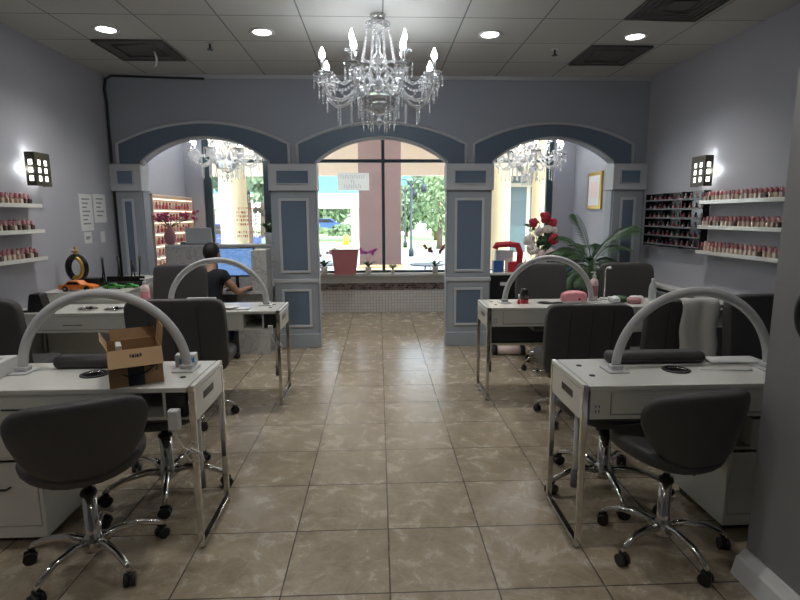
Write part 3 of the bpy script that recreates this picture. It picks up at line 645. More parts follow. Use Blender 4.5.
# ------------------------------------------------------------------ manicure desks
DW, DD, DH = 1.10, .45, .80
def make_desk(label, x0, y0, side, style, group=None):
    """side: -1 the aisle end is at x0, +1 at x0+DW; style 'drawer' or 'bay'"""
    t = thing('manicure_desk', label, 'desk', (x0+DW/2, y0+DD/2, 0))
    a, d = DW/2, DD/2
    B(-a+.030, a-.030, -d, d, .775, .80, 'desk_white', .004).build('tabletop', t)
    e = side*a; i = -side
    fr_ = MB().box(-a+.035, a-.035, d-.03, d-.012, .64, .775, 'desk_white').box(-a+.035, a-.035, -d+.02, d-.012, .64, .655, 'desk_white')
    if style == 'drawer': fr_.box(-a+.035, a-.035, -d+.006, -d+.02, .64, .775, 'desk_white')
    else:
        fr_.box(e+i*.135-.006, e+i*.135+.006, -d+.008, d-.03, .655, .775, 'desk_white').box(e+i*.30-.006, e+i*.30+.006, -d+.008, d-.03, .655, .775, 'desk_white').box(e+i*.30 if i > 0 else -a+.035, a-.035 if i > 0 else e+i*.30, -d+.006, -d+.02, .64, .775, 'desk_white')
    fr_.build('apron', t)
    for s_ in (-1, 1):
        X = s_*(a-.012)
        B(X-.012, X+.012, -d+.025, d-.025, .63, .772, 'desk_white', .003).build('end_panel', t)
        B(min(X-s_*.018, X-s_*.012), max(X-s_*.018, X-s_*.012), -d+.004, d-.004, .772, .796, 'black_plastic').build('edge_gap', t)
        B(X-.012, X+.012, -d+.022, d, .775, .801, 'desk_white', .003).build('edge_rail', t)
        B(X+s_*.008, X+s_*.0135, -d+.13, -d+.28, .70, .735, 'black_plastic').build('handle_slot', t)
        MB().box(X-.014, X+.014, -d, -d+.022, .008, .775, 'chrome', .003).box(X-.014, X+.014, d-.022, d, .008, .775, 'chrome', .003).box(X-.014, X+.014, -d+.022, d-.022, .008, .03, 'chrome', .003).cyl((X, -d+.02, .004), .012, .008, 'black_plastic', 10).cyl((X, d-.02, .004), .012, .008, 'black_plastic', 10).build('leg_frame', t)
        MB().box(X-.0135, X+.0135, -d-.001, -d+.021, .775, .80, 'chrome').build('corner_cap', t)
    # slim dust duct hanging under the aisle end
    MB().cyl((e+i*.075, .02, .43), .014, .42, 'trim_white', 12).cyl((e+i*.075, .02, .23), .020, .09, 'grey_panel', 12).build('dust_duct', t)
    for q in (-.07, .10): MB().cyl((e+i*.10, q, .801), .014, .003, 'rubber', 14).build('grommet', t)
    MB().lathe([(.066, .0), (.066, .005), (.052, .006), (.050, .001)], 'black_plastic', 30, c=(.0, .0, .80), ring=True).lathe([(.038, .0), (.048, .003), (.047, .0035), (.035, .003)], 'chrome', 30, c=(0, .0, .80), ring=True).cyl((0, .0, .801), .050, .002, 'black_gloss', 26).build('dust_vent', t)
    if style == 'drawer':
        dr = B(-a+.135, a-.20, -d+.001, -d+.007, .665, .762, 'desk_white', .002).build('drawer', t)
        B(-.08, .08, -d-.006, -d+.001, .70, .706, 'chrome').build('handle', dr)
        MB().box(-a+.128, -a+.132, -d+.004, -d+.0055, .66, .767, 'print_grey').box(-a+.13, a-.2, -d+.004, -d+.0055, .659, .663, 'print_grey').build('drawer_gap', t)
        mb = B(-a+.05, -a+.085, -d+.002, -d+.006, .668, .715, 'outlet', .002)
        for zz in (.680, .703):
            mb.box(-a+.058, -a+.062, -d+.0005, -d+.0022, zz-.006, zz+.006, 'black_plastic').box(-a+.073, -a+.077, -d+.0005, -d+.0022, zz-.006, zz+.006, 'black_plastic')
        mb.build('power_socket', t)
    else:
        B(min(e+i*.04, e+i*.128), max(e+i*.04, e+i*.128), -d+.01, d-.035, .657, .773, 'black_plastic').build('fan_bay', t)
        x1, x2 = sorted((e+i*.32, -e+i*.02-side*.02)); x1, x2 = (x1, x2) if side > 0 else (x1, x2)
        dr = B(-a+.04, e+i*.34, -d+.001, -d+.007, .648, .768, 'desk_white', .002).build('drawer', t)
        B(-.30, -.16, -d-.008, -d+.001, .706, .712, 'metal_dark').build('handle', dr)
    return t
make_desk('white manicure desk with chrome legs nearest the camera on the right', .915, 2.245, -1, 'drawer')
make_desk('white manicure desk with chrome legs nearest the camera on the left, carrying a cardboard box', -1.945, 2.325, 1, 'bay')
make_desk('white manicure desk in the far right row, with a pink case on it', .898, 4.275, -1, 'drawer')
make_desk('white manicure desk in the far left row, before the marble reception', -1.915, 4.255, 1, 'bay')
make_desk('white desk against the left wall, below the orange toy car', -2.99+.0, 4.255, 1, 'drawer').scale = (.96, 1, 1)
for o in list(COL.objects):
    if o.get('label', '').startswith('white desk against the left wall'): o.location.x = -2.99+.528
# arch lamps
def make_arch(label, x, y, s=1):
    t = thing('arch_lamp', label, 'lamp', (x, y, .80))
    n_ = 36; R = .375*s
    MB().tube([(R*math.cos(PI*k/n_), 0, .008+R*.99*math.sin(PI*k/n_)) for k in range(n_+1)], .021, 'lamp_white', 10, flat=(1.15, .8)).build('arch', t)
    MB().tube([((R-.018)*math.cos(PI*k/n_), 0, .008+(R-.018)*.99*math.sin(PI*k/n_)) for k in range(2, n_-1)], .008, 'white_plastic', 8, flat=(1.3, .5)).build('light_strip', t)
    for s_ in (-1, 1): B(s_*R-.055, s_*R+.045, -.06, .06, 0, .008, 'lamp_white', .002).box(s_*R-.028, s_*R+.028, -.025, .025, .008, .03, 'lamp_white', .004).build('foot', t)
    return t
l0 = make_arch('white arch shaped lamp on the near right desk', 1.55, 2.48, 1.03)
dup(l0, 'white arch shaped lamp on the near left desk, over the cardboard box', (-1.37, 2.61, .80), 0, (1.04, 1, 1))
dup(l0, 'white arch shaped lamp on the far right desk', (1.49, 4.55, .80), 0, (1, 1, 1))
dup(l0, 'white arch shaped lamp on the far left desk', (-1.385, 4.56, .80), 0, (1.06, 1, 1.0))

# rolling drawer cabinets under near desks
def make_cabinet(label, x, y, side):
    t = thing('rolling_cabinet', label, 'cabinet', (x, y, 0)); a, d = .19, .22
    B(-a, a, -d, d, .038, .095, 'desk_white').box(-a, -a+.016, -d, d, .095, .60, 'desk_white').box(a-.016, a, -d, d, .095, .60, 'desk_white').box(-a+.016, a-.016, d-.012, d, .095, .60, 'desk_white').box(-a+.016, a-.016, -d+.01, d-.012, .43, .445, 'desk_white').build('carcass', t)
    B(-a, a, -d, d, .60, .618, 'black_gloss' if side > 0 else 'desk_white', .003).build('top', t)
    dr = B(-a+.018, a-.018, -d-.004, -d+.012, .10, .42, 'desk_white', .003).build('drawer', t)
    MB().tube([(-.05, -d-.004, .30), (-.045, -d-.03, .30), (.045, -d-.03, .30), (.05, -d-.004, .30)], .005, 'metal_dark', 6).build('handle', dr)
    if side > 0: B(-a+.10, a-.018, -d-.004, d-.02, .45, .59, 'desk_white', .003).build('drawer', t)
    else:
        dr = B(-a+.018, a-.018, -d-.004, -d+.012, .45, .595, 'desk_white', .003).build('drawer', t)
    for p in ((-1, -1), (1, -1), (-1, 1), (1, 1)): MB().cyl((p[0]*.155, p[1]*.18, .018), .018, .022, 'black_plastic', 16, axis='X').box(p[0]*.155-.014, p[0]*.155+.014, p[1]*.18-.018, p[1]*.18+.018, .026, .038, 'black_plastic', .003).build('caster', t)
make_cabinet('white rolling drawer cabinet under the near right desk', 1.875, 2.56, 1)
make_cabinet('white rolling drawer cabinet under the near left desk', -1.80, 2.62, -1)

# ------------------------------------------------------------------ things on the near left desk
for x, y, l in ((1.43, 2.62, 'dark grey arm cushion lying on the near right desk'), (-1.40, 2.69, 'dark grey arm cushion on the near left desk, behind the cardboard box')):
    t = thing('arm_cushion', l, 'cushion', (x, y, .80)); B(-.255, .255, -.05, .05, 0, .060, 'leather', .026, seg=4).build('pad', t)
    MB().tube([(-.245, -.049, .03), (0, -.052, .03), (.245, -.049, .03)], .003, 'leather_seam', 6).build('seam', t)
# cardboard box
t = thing('cardboard_box', 'open cardboard shipping box with black tape on the near left desk', 'box', (-1.165, 2.475, .80), math.radians(28), None, 1.06)
a, d, h = .105, .115, .16
MB().box(-a, a, -d, d, 0, .004, 'cardboard').box(-a, a, -d, -d+.004, .004, h, 'cardboard').box(-a, a, d-.004, d, .004, h, 'cardboard').box(-a, -a+.004, -d+.004, d-.004, .004, h, 'cardboard').box(a-.004, a, -d+.004, d-.004, .004, h, 'cardboard').build('carton', t)
T = Matrix.Translation((0, -d, h)) @ Matrix.Rotation(math.radians(28), 4, 'X')
fl = B(-a, a, -.004, 0, -.078, .0, 'cardboard_lit', T=Matrix.Translation((0, -d-.002, h+.002)) @ Matrix.Rotation(math.radians(-28), 4, 'X')).build('flap', t)
mb = MB(); TT = Matrix.Translation((0, -d-.002, h+.002)) @ Matrix.Rotation(math.radians(-28), 4, 'X')
for k, (x, w_) in enumerate([(-.022, .004), (-.014, .009), (-.002, .004), (.004, .008), (.016, .007)]): mb.box(x, x+w_, -.0055, -.004, -.036, -.024 if k % 2 else -.022, 'black_tape', T=TT)
mb.build('printed_mark', fl)
B(-a*.9, a*.9, 0, .004, 0, .05, 'cardboard', T=Matrix.Translation((.01, d, h)) @ Matrix.Rotation(math.radians(-14), 4, 'X')).build('flap', t)
B(-.002, .002, -d*.95, d*.95, 0, .085, 'cardboard', T=Matrix.Translation((a, 0, h)) @ Matrix.Rotation(math.radians(8), 4, 'Y')).build('flap', t)
B(-.002, .002, -d*.95, d*.95, 0, .05, 'cardboard_lit', T=Matrix.Translation((-a, 0, h)) @ Matrix.Rotation(math.radians(-25), 4, 'Y')).build('flap', t)
B(-.033, .030, -d-.0015, -d, .0, h, 'black_tape').box(-.033, .03, -d-.0015, -d+.05, -.0, .0005, 'black_tape').build('tape', t)
MB().tube([(-.06, -d-.001, .058), (-.035, -d-.002, .046), (0, -d-.0025, .044), (.04, -d-.002, .055), (.072, -d-.001, .078)], .0045, 'black_tape', 6, rs=[.001, .003, .004, .004, .002]).tube([(.052, -d-.001, .080), (.082, -d-.001, .083), (.078, -d-.001, .058)], .003, 'black_tape', 6).build('curved_arrow', t)
tag(B(-.012, .012, -.05, .05, 0, .165, 'white_plastic', .003).build('paper_packet', None, (-1.23, 2.47, .806), (0, 0, .5)), 'white packet sticking up inside the open cardboard box', 'packet')
t = thing('tissue_box', 'white tissue box at the far left edge on the near desk', 'box', (-1.87, 2.55, .80), .1)
B(-.055, .055, -.11, .11, 0, .075, 'white_plastic', .004).build('carton', t); MB().sheet(lambda u, v: ((v-.5)*.05, (u-.5)*.12, .075+.03*math.sin(PI*u)*math.sin(PI*v)), 8, 6, 'paper', .002).build('tissue', t)
t = thing('small_box', 'small white box with blue print beside the near left lamp foot', 'box', (-1.0, 2.69, .80), .15)
B(-.05, .05, -.03, .03, 0, .062, 'paper', .002).build('carton', t); B(-.028, .044, -.0315, -.030, .008, .046, 'cyan_print').build('blue_label', t)
# power adapter with cable
def adapter(label, x, y, s=1):
    t = thing('power_adapter', label, 'adapter', (x, y, .615), s=s)
    B(-.02, .02, -.02, .012, .0, .075, 'white_plastic', .006).build('housing', t)
    MB().tube([(0, -.005, .0), (.005, -.008, -.03), (.03, -.012, -.07), (.06, -.01, -.085), (.08, -.01, -.10), (.05, -.012, -.12), (.03, -.01, -.09), (.055, -.012, -.07), (.09, -.01, -.09), (.10, -.01, -.12), (.07, -.01, -.13)], .003, 'white_plastic', 6).build('cord', t)
adapter('white power adapter with coiled cord hanging on the near left desk', -.925, 2.30, 1.25)
adapter('white power adapter hanging from the far left desk', -.885, 4.235, .95)
# ------------------------------------------------------------------ near right desk
tag(MB().sheet(lambda u, v: (-.13+.26*u, -.06+.12*v, .006+.012*math.sin(PI*v)), 12, 6, 'white_plastic', .006).build('tray', None, (1.83, 2.615, .80)), 'shallow white tray at the back of the near right desk', 'tray')
tag(MB().tube([(-.12, .02, .006), (.0, .0, .007), (.12, -.015, .006)], .004, 'white_plastic', 8, rs=[.002, .004, .005]).build('nail_tool', None, (1.70, 2.44, .80)), 'thin pale nail tool lying on the near right desk', 'tool')
# ------------------------------------------------------------------ far right desk items
def pump_bottle(label, x, y, z, h=.2, m='pale_pink', lab='red', r=.028):
    t = thing('pump_bottle', label, 'bottle', (x, y, z))
    MB().lathe([(r*.95, 0), (r, .01), (r, h*.62), (r*.85, h*.72), (r*.4, h*.78), (r*.38, h*.82)], m, 18).build('bottle_body', t)
    MB().lathe([(r+.0006, h*.16), (r+.0008, h*.17), (r+.0008, h*.52), (r+.0006, h*.53)], lab, 18).build('label_band', t)
    MB().cyl((0, 0, h*.86), r*.42, h*.08, 'white_plastic', 12).cyl((0, 0, h*.94), r*.14, h*.1, 'white_plastic', 8).box(-r*.9, r*.3, -r*.22, r*.22, h*.97, h*1.01, 'white_plastic', .001).build('pump', t)
pump_bottle('white and pink pump lotion bottle on the far right desk beside its lamp', 1.925, 4.62, .80, .255, 'pale_pink', 'vase_pink', .037)
pump_bottle('pale pink lotion pump bottle at the right end of the left wall desk', -2.03, 4.62, .80, .23, 'pale_pink', 'pink', .038)
t = thing('water_bottle', 'clear plastic water bottle at the right end of the far desk row', 'bottle', (2.40, 4.50, .80))
MB().lathe([(.030, 0), (.033, .01), (.031, .05), (.033, .09), (.031, .12), (.028, .145), (.013, .18), (.012, .19)], 'clear', 18).build('bottle_body', t); MB().cyl((0, 0, .197), .014, .018, 'white_plastic', 12).build('cap', t)
t = thing('nail_drill_case', 'rounded pink case with black button on the far right desk', 'case', (1.70, 4.50, .80))
MB().blob(lambda x, y, z: Vector((x*.115, y*.06, .055+z*.052-(.012*x*x))), 'pink', (.8, .55)).build('shell', t)
MB().cyl((.03, -.057, .04), .010, .006, 'black_plastic', 12, axis='Y').build('button', t); MB().tube([(-.07, -.045, .085), (0, -.052, .092), (.07, -.045, .085)], .004, 'red', 6).build('zip', t)
MB().blob(lambda x, y, z: Vector((x*.112, y*.058, .013+z*.012)), 'white_plastic', (.8, .5)).build('base', t)
t = thing('nail_drill', 'slim black nail drill handpiece lying left of the pink case', 'tool', (1.50, 4.44, .80), .1)
MB().tube([(-.10, 0, .008), (-.03, 0, .009), (.05, 0, .011), (.08, 0, .011)], .01, 'black_plastic', 10, rs=[.002, .006, .010, .008]).build('handpiece', t)
t = thing('spray_can', 'black bottle with red base on the far right desk', 'bottle', (1.265, 4.50, .80))
MB().lathe([(.034, 0), (.035, .03), (.035, .035)], 'red', 18).build('base_band', t); MB().lathe([(.034, .035), (.034, .105), (.031, .11), (.031, .125)], 'black_plastic', 18).build('body', t)
t = thing('polish_bottle', 'small clear bottle with red cap beside the black spray bottle', 'bottle', (1.205, 4.46, .80))
MB().lathe([(.011, 0), (.012, .03), (.006, .04)], 'red', 10).build('bottle_body', t); MB().cyl((0, 0, .062), .006, .045, 'white_plastic', 8).build('cap', t)
# clutter right of the lotion bottle
for k, (x, y, m_, lab) in enumerate([(2.06, 4.50, 'paper', 'folded white and green packet right of the lotion bottle'), (2.13, 4.52, 'leaf', 'green packet among the clutter on the far desk row'), (2.205, 4.43, 'vase_pink', 'dull red packet among the clutter on the far desk row'), (2.27, 4.52, 'white_plastic', 'white packet nearest the water bottle')]):
    tag(MB().blob(lambda x_, y_, z_: Vector((x_*.045, y_*.06, .026+z_*.025+.006*math.sin(x_*5+k))), m_, .6, 16, 10).build('packet', None, (x, y, .80), (0, 0, k*.6)), lab, 'packet')
t = thing('desk_lamp', 'slim upright lamp with curved head behind the far right clutter', 'lamp', (2.05, 4.68, .80))
MB().cyl((0, 0, .006), .04, .012, 'white_plastic', 18).build('base', t); MB().tube([(0, 0, .01), (0, 0, .27), (.015, 0, .30), (.035, 0, .29)], .006, 'chrome', 8).build('stem', t); MB().sph((.035, 0, .285), .016, 'white_plastic', 10, (1.2, 1, .8)).build('head', t)
# small side cabinet carrying the clutter
t = thing('side_cabinet', 'white side cabinet joined to the right end of the far desk row', 'cabinet', (2.26, 4.50, 0))
B(-.24, .24, -.22, .22, .05, .775, 'desk_white', .003).build('carcass', t); B(-.25, .25, -.23, .23, .775, .80, 'desk_white', .003).build('top', t)
B(-.225, .225, -.226, -.218, .60, .76, 'desk_white', .002).build('drawer', t); B(-.225, .225, -.226, -.218, .08, .58, 'dark_wood', .002).build('door', t)
B(-.22, .22, -.20, .20, 0, .05, 'black_plastic').build('plinth', t)
# ------------------------------------------------------------------ far left desk items
t = thing('small_box', 'white carton on the far left desk behind the tall chair', 'box', (-1.53, 4.52, .80)); B(-.12, .12, -.06, .06, 0, .07, 'paper', .003).build('carton', t); B(.02, .09, -.03, .03, .07, .072, 'white_plastic').build('lid_tab', t)
tag(MB().lathe([(.03, 0), (.05, .003), (.075, .016), (.077, .018), (.05, .008)], 'white_plastic', 22).build('dish', None, (-1.24, 4.40, .80)), 'shallow white dish on the far left desk', 'dish')
tag(B(-.05, .05, -.035, .035, 0, .012, 'paper', .001).build('card_stack', None, (-1.12, 4.34, .80)), 'stack of white cards on the far left desk', 'cards')
# ------------------------------------------------------------------ left wall desk items and shelf unit
t = thing('display_stand', 'black wedge shaped display on the left wall desk', 'display', (-2.79, 4.38, .80))
MB().prism([(-.065, 0), (.075, 0), (.045, .13), (.035, .145), (-.03, .145), (-.04, .13)], -.05, .05, 'black_plastic').build('screen_back', t); B(-.10, .09, -.07, .06, 0, .012, 'black_plastic', .003).build('base', t)
def dust_ring(label, x, y):
    t = thing('nail_dish', label, 'dish', (x, y, .80)); MB().lathe([(.065, 0), (.075, .010), (.07, .012), (.05, .005)], 'chrome', 22, ring=True).build('dish', t); MB().cyl((0, 0, .006), .048, .004, 'black_gloss', 20).build('insert', t)
    MB().sph((-.03, 0, .014), .012, 'white_plastic', 8).sph((.02, .01, .014), .014, 'black_plastic', 8).build('contents', t)
dust_ring('round dish with black insert on the left wall desk, left one', -2.42, 4.42); dust_ring('round dish with black insert on the left wall desk, right one', -2.20, 4.40)
t = thing('shelf_unit', 'low white shelf unit behind the left wall desk carrying toy cars', 'cabinet', (-2.44, 5.0, 0))
B(-.53, .17, -.27, .27, .02, .885, 'desk_white', .004).build('carcass', t); B(-.54, .18, -.28, .28, .885, .905, 'desk_white', .003).build('top', t); B(-.51, .15, -.25, .25, 0, .02, 'black_plastic').build('plinth', t)
t = thing('towel_steamer', 'white cabinet with an oval black opening beside the left shelf unit', 'cabinet', (-2.50, 5.52, 0), -.12)
B(-.17, .17, -.16, .16, .02, .95, 'desk_white', .012).build('carcass', t); MB().blob(lambda x, y, z: Vector((.06+x*.085, -.162+y*.012, .87+z*.035)), 'black_plastic', 1, 20, 10).build('opening', t)
def toy_car(label, x, y, z, m_, s=1, rz=0):
    t = thing('toy_car', label, 'toy car', (x, y, z), rz, s=s)
    MB().prism([(-.16, .02), (.16, .02), (.165, .045), (.12, .06), (.055, .066), (.02, .098), (-.07, .10), (-.11, .066), (-.16, .06)], -.06, .06, m_).build('body', t)
    MB().prism([(-.09, .066), (.04, .066), (.012, .092), (-.066, .093)], -.0615, .0615, 'black_gloss').build('window_glass', t)
    for wx in (-.10, .10):
        for wy in (-.055, .055): MB().cyl((wx, wy, .026), .026, .018, 'rubber', 16, axis='Y').cyl((wx, wy*1.09, .026), .012, .016, 'chrome', 10, axis='Y').build('wheel', t)
toy_car('orange toy car on the left shelf unit', -2.70, 4.82, .905, 'orange', .92, math.radians(3))
toy_car('small green toy car right of the orange one', -2.44, 4.92, .905, 'green', .52, .1)
toy_car('small green toy car nearest the black brushes', -2.32, 4.99, .905, 'green', .42, -.1)
t = thing('ornament', 'gold and black ring shaped ornament with a small figure on top, behind the orange car', 'ornament', (-2.80, 5.00, .905))
MB().lathe([(.055, 0), (.06, .02), (.03, .035), (.015, .07)], 'gold', 18).build('base', t)
R_ = Matrix.Translation((0, 0, .19))
MB().tube([(.078*math.cos(k*PI/16), 0, .19+.105*math.sin(k*PI/16)) for k in range(32)], .028, 'black_gloss', 10, closed=True).build('ring', t)
MB().tube([(.065*math.cos(k*PI/16), -.025, .19+.092*math.sin(k*PI/16)) for k in range(-10, 8)], .018, 'gold', 8).build('gold_scroll', t)
MB().tube([(0, 0, .30), (.0, 0, .34), (.005, 0, .36)], .012, 'gold', 8, rs=[.02, .015, .006]).sph((0, 0, .372), .014, 'gold', 8).tube([(-.035, 0, .34), (0, 0, .335), (.03, 0, .35)], .007, 'gold', 6).build('figure', t)
t = thing('brush_rack', 'black organiser full of upright black brushes left of the arch pillar', 'organiser', (-2.63, 5.13, .905), 0, None, (1.05, 1, 1.15))
B(-.20, -.02, -.06, .06, 0, .07, 'black_plastic', .004).build('box', t); B(0, .34, -.06, .06, 0, .035, 'black_plastic', .004).box(0, .34, .05, .06, .035, .075, 'black_plastic').build('tray', t)
for k, x in enumerate((-.02, .01, .12, .15, .24, .28, .31)): MB().tube([(x, 0, .03), (x+.01*(-1)**k, .01, .12), (x+.018*(-1)**k, .012, .245-.02*(k % 3))], .008, 'black_plastic', 6, rs=[.006, .007, .010]).build('brush', t)
# wall papers, switches
def paper(label, y0, y1, z0, z1, rows, name='wall_notice'):
    t = thing(name, label, 'notice', (XL+.003, (y0+y1)/2, (z0+z1)/2)); a, c = (y1-y0)/2, (z1-z0)/2
    B(-.002, .001, -a, a, -c, c, 'paper').build('sheet', t); mb = MB()
    for k in range(rows):
        z = c-.05-k*(2*c-.08)/max(1, rows); mb.box(.001, .0018, -a*.6, a*(.6-.25*(k % 3)), z-.008, z+.008, 'print_grey')
    mb.build('print', t)
paper('tall narrow white notice strip on the left wall', 5.50, 5.74, 1.42, 1.79, 7); paper('bottom white paper hanging below the tall notice strip on the left wall', 5.54, 5.68, 1.29, 1.405, 2)
paper('framed white notice on the left wall beside the narrow strip', 5.77, 6.02, 1.50, 1.80, 5)
def switch(label, x, y, z, s_):
    t = thing('light_switch', label, 'switch', (x, y, z)); B(-.004, .004, -.045, .045, -.06, .06, 'outlet', .002).build('plate', t); B(s_*.004-.002, s_*.004+.002, -.012, .012, -.02, .02, 'outlet', .001).build('toggle', t)
switch('white switch plate on the left wall below the notices', XL+.004, 5.90, 1.345, 1); switch('white switch plate on the right wall beside the black rack', XR-.004, 6.10, 1.30, -1)
# sconces
def sconce(label, x, y, z, s_):
    t = thing('wall_sconce', label, 'wall lamp', (x, y, z))
    X = lambda a, b: (min(s_*a, s_*b), max(s_*a, s_*b))
    B(*X(0, .02), -.05, .05, -.09, .09, 'bronze').box(*X(.02, .04), -.015, .015, -.015, .015, 'bronze').build('wall_plate', t)
    B(*X(.045, .105), -.088, .088, -.125, .125, 'sconce_light').build('diffuser', t)
    mb = MB(); th = .006
    ys = [-.10, -.065, -.022, .022, .065, .10]; zs = [-.14, -.095, -.052, -.022, .022, .052, .095, .14]
    for yy0, yy1 in ((-.10, -.066), (-.020, .020), (.066, .10)): mb.box(*X(.105, .105+th), yy0, yy1, -.14, .14, 'bronze')
    for z0, z1 in ((-.14, -.10), (-.055, -.03), (.012, .034), (.078, .14)): mb.box(*X(.105, .105+th), -.066, -.020, z0, z1, 'bronze').box(*X(.105, .105+th), .020, .066, z0, z1, 'bronze')
    for yy in (-.10-th, .10):
        mb.box(*X(.03, .052), yy, yy+th, -.14, .14, 'bronze').box(*X(.090, .111), yy, yy+th, -.14, .14, 'bronze')
        for z0, z1 in ((-.14, -.10), (-.055, -.03), (.012, .034), (.078, .14)): mb.box(*X(.052, .090), yy, yy+th, z0, z1, 'bronze')
    mb.build('bronze_grille', t)
    L = bpy.data.lights.new('sconce_lamp', 'POINT'); L.energy = .28; L.shadow_soft_size = .03; L.color = (.93, 1, .98)
    lo = bpy.data.objects.new('sconce_lamp', L); COL.objects.link(lo); lo.parent = t; lo.location = (s_*.03, -.06 , .17)
    L2 = L.copy(); L.energy = .06; lo2 = bpy.data.objects.new('sconce_lamp', L2); COL.objects.link(lo2); lo2.parent = t; lo2.location = (s_*.035, -.135, .0)
sconce('glowing square grille sconce on the left wall', XL, 4.80, 1.965, 1); sconce('glowing square grille sconce on the right wall', XR, 5.0, 1.96, -1)

# ------------------------------------------------------------------ nail polish
PB = {}
def bottle(kind, loc, rz, label, group, bm_, cm_, s=1, parts=True):
    key = (bm_, cm_, parts)
    if key not in PB:
        mb = MB().box(-.0135, .0135, -.0135, .0135, 0, .042, bm_, .004).cyl((0, 0, .044), .007, .006, bm_, 8); body = mb
        cap = MB().lathe([(.0105, .046), (.0105, .049), (.009, .070), (.007, .073)], cm_, 8)
        me = bpy.data.meshes.new('nail_polish'); 
        PB[key] = (body, cap)
        o = body.build('nail_polish_bottle'); c = cap.build('cap', o); PB[key] = o
        first = o
    else:
        first = copy_tree(PB[key])
    first.location = loc; first.rotation_euler = (0, 0, rz); first.scale = (s, s, s)
    return tag(first, label, 'nail polish', group)
def wall_shelf(label, x, y0, y1, z, s_, dep=.12, m_='desk_white'):
    t = thing('wall_shelf', label, 'shelf', (x, (y0+y1)/2, z)); a = (y1-y0)/2
    B(min(0, s_*dep), max(0, s_*dep), -a, a, -.022, 0, m_, .002).build('board', t); B(min(s_*(dep-.006), s_*dep), max(s_*(dep-.006), s_*dep), -a, a, 0, .012, m_).build('lip', t)
    return t
rw = random.Random(5)
for r, (z, nm) in enumerate(((1.675, 'top'), (1.447, 'middle'), (1.215, 'bottom'))):
    wall_shelf('white ledge shelf on the right wall, %s of three' % nm, XR, 3.85, 4.92, z, -1)
    for k in range(18):
        for d in (0, 1):
            bottle('r', (XR-.09+.045*d, 3.93+k*.055+.02*d, z), rw.uniform(-.3, .3), 'nail polish bottle on the %s white shelf of the right wall' % nm, 'polish on the %s right wall shelf' % nm, BODS[rw.choice((0, 0, 1, 2, 3, 5))], CAPS[rw.randrange(7)], 1.15 if d == 0 else 1.3)
for r, (z, nm) in enumerate(((1.66, 'top'), (1.447, 'middle'), (1.215, 'bottom'))):
    wall_shelf('white ledge shelf on the left wall, %s of three' % nm, XL, 3.9, 4.72, z, 1)
    for k in range(9):
        for d in (0, 1):
            bottle('l', (XL+.09-.045*d, 4.16+k*.055+.02*d, z), rw.uniform(-.3, .3), 'nail polish bottle on the %s white shelf of the left wall' % nm, 'polish on the %s left wall shelf' % nm, BODS[rw.choice((0, 1, 5, 3, 3))], CAPS[rw.randrange(7)], 1.15 if d == 0 else 1.3)
# black rack on the right wall
t = thing('polish_rack', 'black six tier acrylic polish rack on the right wall', 'rack', (XR, 5.48, 1.50))
B(-.012, -.001, -.54, .54, -.285, .285, 'black_gloss').build('back_panel', t)
rows = [-.265+k*.094 for k in range(6)]
for z in rows: B(-.075, -.012, -.54, .54, z-.006, z, 'black_gloss').box(-.077, -.073, -.54, .54, z, z+.014, 'grey_panel').build('tier', t)
for yy in (-.54, -.18, .18, .54): B(-.07, -.012, yy-.003, yy+.003, -.285, .285, 'black_gloss').build('divider', t)
nm6 = ['bottom', 'fifth', 'fourth', 'third', 'second', 'top']
for i, z in enumerate(rows):
    for k in range(11):
        bottle('b', (XR-.045, 4.99+k*.096, 1.50+z), rw.uniform(-.3, .3), 'small nail polish bottle in the %s tier of the black rack' % nm6[i], 'polish in the %s tier of the black rack' % nm6[i], DIMS[rw.randrange(6)], rw.choice(('black_plastic', 'black_plastic', DIMS[3], DIMS[1])), .85)
# cream rack in the window room on the left side wall
t = thing('polish_rack', 'cream seven tier polish rack beyond the left arch', 'rack', (XL, 7.85, 1.33))
B(.001, .02, -.85, .62, -.62, .52, 'rack_wood').box(.02, .11, .60, .62, -.62, .52, 'rack_wood').box(.02, .11, -.85, -.83, -.62, .52, 'rack_wood').box(.001, .11, -.85, .62, .50, .52, 'rack_wood').build('back_panel', t)
rz_ = [-.60+k*.155 for k in range(7)]; nm7 = ['lowest', 'sixth', 'fifth', 'fourth', 'third', 'second', 'top']
for z in rz_: B(.02, .11, -.83, .60, z-.015, z, 'rack_wood').build('tier', t)
for i, z in enumerate(rz_):
    for k in range(12):
        bottle('c', (XL+.08, 7.08+k*.114, 1.33+z), rw.uniform(-.3, .3), 'nail polish bottle in the %s tier of the cream rack beyond the left arch' % nm7[i], 'polish in the %s tier of the cream rack' % nm7[i], rw.choice((BODS[4], CAPS[0], CAPS[2], CAPS[4])), rw.choice((CAPS[1], CAPS[3], 'cap_cream')), 1.25)
for z in rz_[:]: B(.098, .108, -.82, .58, z+.122, z+.130, 'added_warm_glow').build('light_strip', t)  # glowing bars added under the tiers to give the rack its warm light

